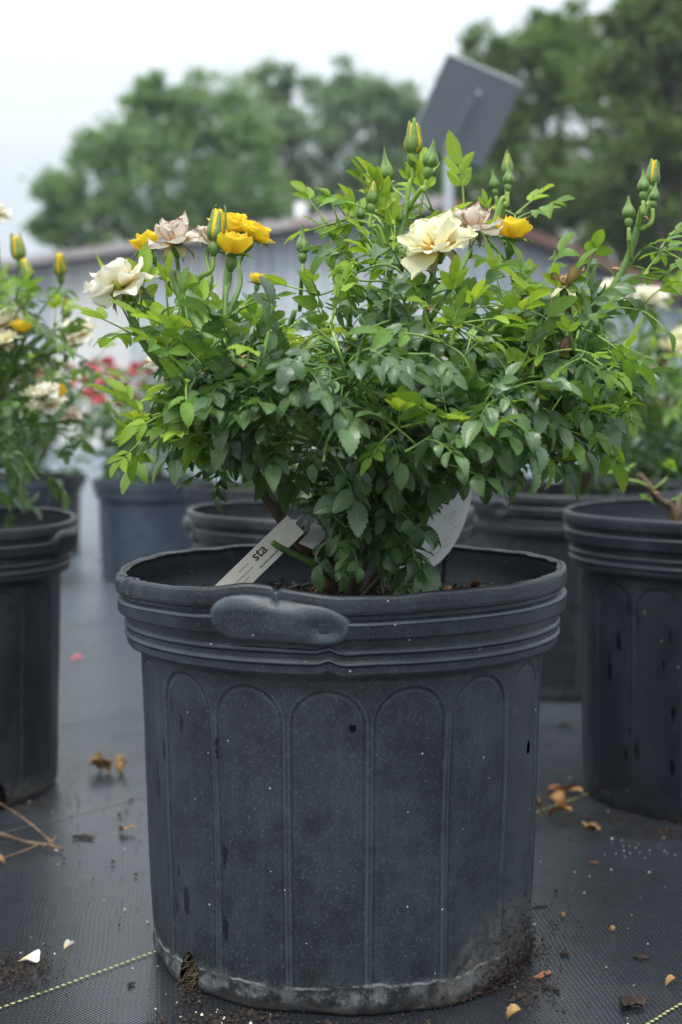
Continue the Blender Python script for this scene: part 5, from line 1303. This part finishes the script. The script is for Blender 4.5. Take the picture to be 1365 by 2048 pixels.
# pale pellets: small, loose, each its own thing
for i, (px, py, r_) in enumerate([(1225, 1864, .0030), (1126, 1836, .0028)]):
    mb = MB(); v, f, uv = lathe([(.0002, -r_), (r_ * .7, -r_ * .7), (r_, 0), (r_ * .7, r_ * .7), (.0002, r_)], 8, .06, i); mb.add(v, f, uv); o = mb.build('pellet', M['dry_gold'] if i < 2 else M['pellet'], loc=G(px, py) + Vector((0, 0, r_ + .001)))
    tag(o, ['tan fertiliser pellet in the middle of the cloth at right', 'orange pellet near the right side of the front pot'][i], 'pellet', 'litter on the cloth')
# soil crumbs and grit
def crumbs(name, spots, label, mat, seed, size=(.0005, .0019)):
    rn = random.Random(seed); mb = MB()
    for (px, py, rx, ry, n_) in spots:
        for k in range(n_):
            p = G(px + rn.gauss(0, rx), py + rn.gauss(0, ry)); s_ = rn.uniform(*size) * (1 if rn.random() < .85 else 1.8)
            rx_, ry_, rz_ = [s_ * rn.uniform(.5, 1.3) for _ in range(3)]; a = rn.uniform(0, 6); ca, sa = math.cos(a), math.sin(a)
            vv = [(rx_, 0, 0), (0, ry_, 0), (-rx_, 0, 0), (0, -ry_, 0), (0, 0, rz_), (0, 0, -rz_ * .3)]
            mb.add([(p.x + x * ca - y_ * sa, p.y + x * sa + y_ * ca, .0016 + max(0, zz + rz_ * .3)) for x, y_, zz in vv], [(0, 1, 4), (1, 2, 4), (2, 3, 4), (3, 0, 4), (1, 0, 5), (2, 1, 5), (3, 2, 5), (0, 3, 5)])
    o = mb.build(name, M[mat], smooth=False); tag(o, label, None, None, 'stuff'); return o
crumbs('soil_crumbs', [(60, 1610, 40, 10, 260), (130, 1580, 40, 25, 50), (230, 1640, 60, 30, 60), (30, 1945, 42, 26, 520), (1120, 1620, 50, 22, 120), (1215, 1640, 60, 12, 300), (1330, 1668, 40, 8, 220), (1080, 1930, 34, 42, 190), (1050, 1985, 32, 20, 200), (1200, 1860, 110, 90, 120), (200, 1800, 130, 130, 90), (450, 2040, 60, 8, 260), (370, 2000, 22, 8, 60), (180, 1460, 60, 60, 40), (700, 2055, 200, 6, 260)], 'dark soil crumbs scattered on the cloth round the pots', 'chip', 1)
crumbs('white_grit', [(1200, 1820, 110, 110, 24), (200, 1800, 130, 130, 26), (1290, 1700, 60, 25, 22), (1120, 1450, 40, 60, 8), (420, 2030, 60, 20, 16)], 'tiny white grit scattered on the cloth', 'pellet', 2, (.0006, .0013))
# litter in the front pot
for i, (px, py, L) in enumerate([(915, 1168, .020), (940, 1160, .030), (960, 1168, .026), (985, 1164, .026), (905, 1172, .022), (620, 1165, .022), (1000, 1170, .016), (870, 1172, .02), (640, 1170, .02)]):
    p = P(px, py, 1.40 if px > 700 else 1.31); mb = MB(); r_ = random.Random(i); v, f, uv = leaflet(L, L * .5, .6, 1.8, 5, r_, .15, r_.uniform(-1, 1))
    m = Matrix.Rotation(r_.uniform(0, 6), 4, 'Z') @ Matrix.Rotation(r_.uniform(-.7, .7), 4, 'X'); mb.add(xf(m, v), f, uv)
    o = mb.build('dead_leaf', M['dry' if i % 3 else 'dry_gold'], loc=Vector((p.x, p.y, .331 + .004 * (i % 3)))); tag(o, ['dead leaf at the left of the brown heap in the front pot', 'dead leaf in the middle of the brown heap in the front pot', 'dead leaf right of the middle of the brown heap in the front pot', 'dead leaf second from the right in the brown heap, front pot', 'leftmost scrap of the brown leaf heap in the front pot', 'dead leaf left of the stems in the front pot, by the loop tag', 'rightmost scrap of the brown leaf heap in the front pot', 'dead leaf half hidden under the lowest front leaves in the front pot', 'dead leaf just left of the main stems in the front pot'][i], 'dead leaf', 'dead leaves in the front pot')
mb = MB(); rn = random.Random(15)
for k in range(700):
    a = rn.uniform(0, 6.28); r_ = .19 * math.sqrt(rn.random()); c = Vector((r_ * math.sin(a), -r_ * math.cos(a), .324 + rn.uniform(0, .006) + .012 * math.exp(-(r_ / .07) ** 2))); d = Vector((rn.uniform(-1, 1), rn.uniform(-1, 1), rn.uniform(-.4, .4))).normalized() * rn.uniform(.002, .008); e = d.cross(Vector((0, 0, 1))).normalized() * rn.uniform(.0008, .0025); box(mb, c, (d, e, Vector((0, 0, rn.uniform(.0005, .0015)))))
o = mb.build('mulch', M['chip'], pot_main, smooth=False); tag(o, kind='stuff')
# roots hanging from the drain hole of the front pot, mud caked on its right foot
mb = MB(); rn = random.Random(5)
for k in range(38):
    th0 = -.83 + rn.uniform(-.055, .055); z0 = .012 + rn.uniform(-.010, .020); pts = []
    p = Vector((.174 * math.sin(th0), -.174 * math.cos(th0), z0)); d = Vector((math.sin(th0), -math.cos(th0), -.2)) * .009
    for i in range(5):
        pts.append(p.copy()); p = p + d * .35 + Vector((rn.uniform(-1, 1), rn.uniform(-1, 1), rn.uniform(-1.2, .6))) * .0038; p.z = max(p.z, .001)
    v, f, uv = tube(catmull(pts, 3), .0006, .0003, 4); mb.add(v, f, uv)
o = mb.build('roots', M['cane'], pot_main); tag(o, kind='stuff')
mb = MB()
for k in range(1500):
    th0 = rn.gauss(.98, .22); z0 = abs(rn.gauss(0, .5)) ** 1.4 * .055 * math.exp(-((th0 - 1.1) / .35) ** 2) + rn.uniform(0, .004)
    r_ = .1832 - .002 * (z0 < .005) + rn.uniform(-.001, .0022) + max(0, .008 - z0) * .5 * rn.random(); c = Vector((r_ * math.sin(th0), -r_ * math.cos(th0), z0 + .002)); s_ = rn.uniform(.0006, .0020)
    vv = [c + Vector((rn.uniform(-1, 1), rn.uniform(-1, 1), rn.uniform(-1, 1))) * s_ for _ in range(4)]; mb.add(vv, [(0, 1, 2), (0, 2, 3), (0, 3, 1), (1, 3, 2)])
o = mb.build('caked_mud', M['chip'], pot_main, smooth=False); tag(o, kind='stuff')
print('objects', len(bpy.data.objects), 'tris', sum(len(m.loops) - 2 * len(m.polygons) for m in bpy.data.meshes))
# ------------------------------------------------------------------ damp air
hz = bpy.data.materials.new('damp_air'); hz.use_nodes = True; ht = hz.node_tree; ht.nodes.clear()
ho = N(ht, 'ShaderNodeOutputMaterial'); hv = N(ht, 'ShaderNodeVolumePrincipled'); hv.inputs['Color'].default_value = (.86, .92, .97, 1); hv.inputs['Density'].default_value = .0011; hv.inputs['Anisotropy'].default_value = .2
ht.links.new(hv.outputs[0], ho.inputs['Volume'])
mb = MB(); box(mb, (0, 190, 14), ((225, 0, 0), (0, 228, 0), (0, 0, 15.2))); tag(mb.build('haze', hz, smooth=False), 'thin damp haze over the nursery', None, None, 'stuff')
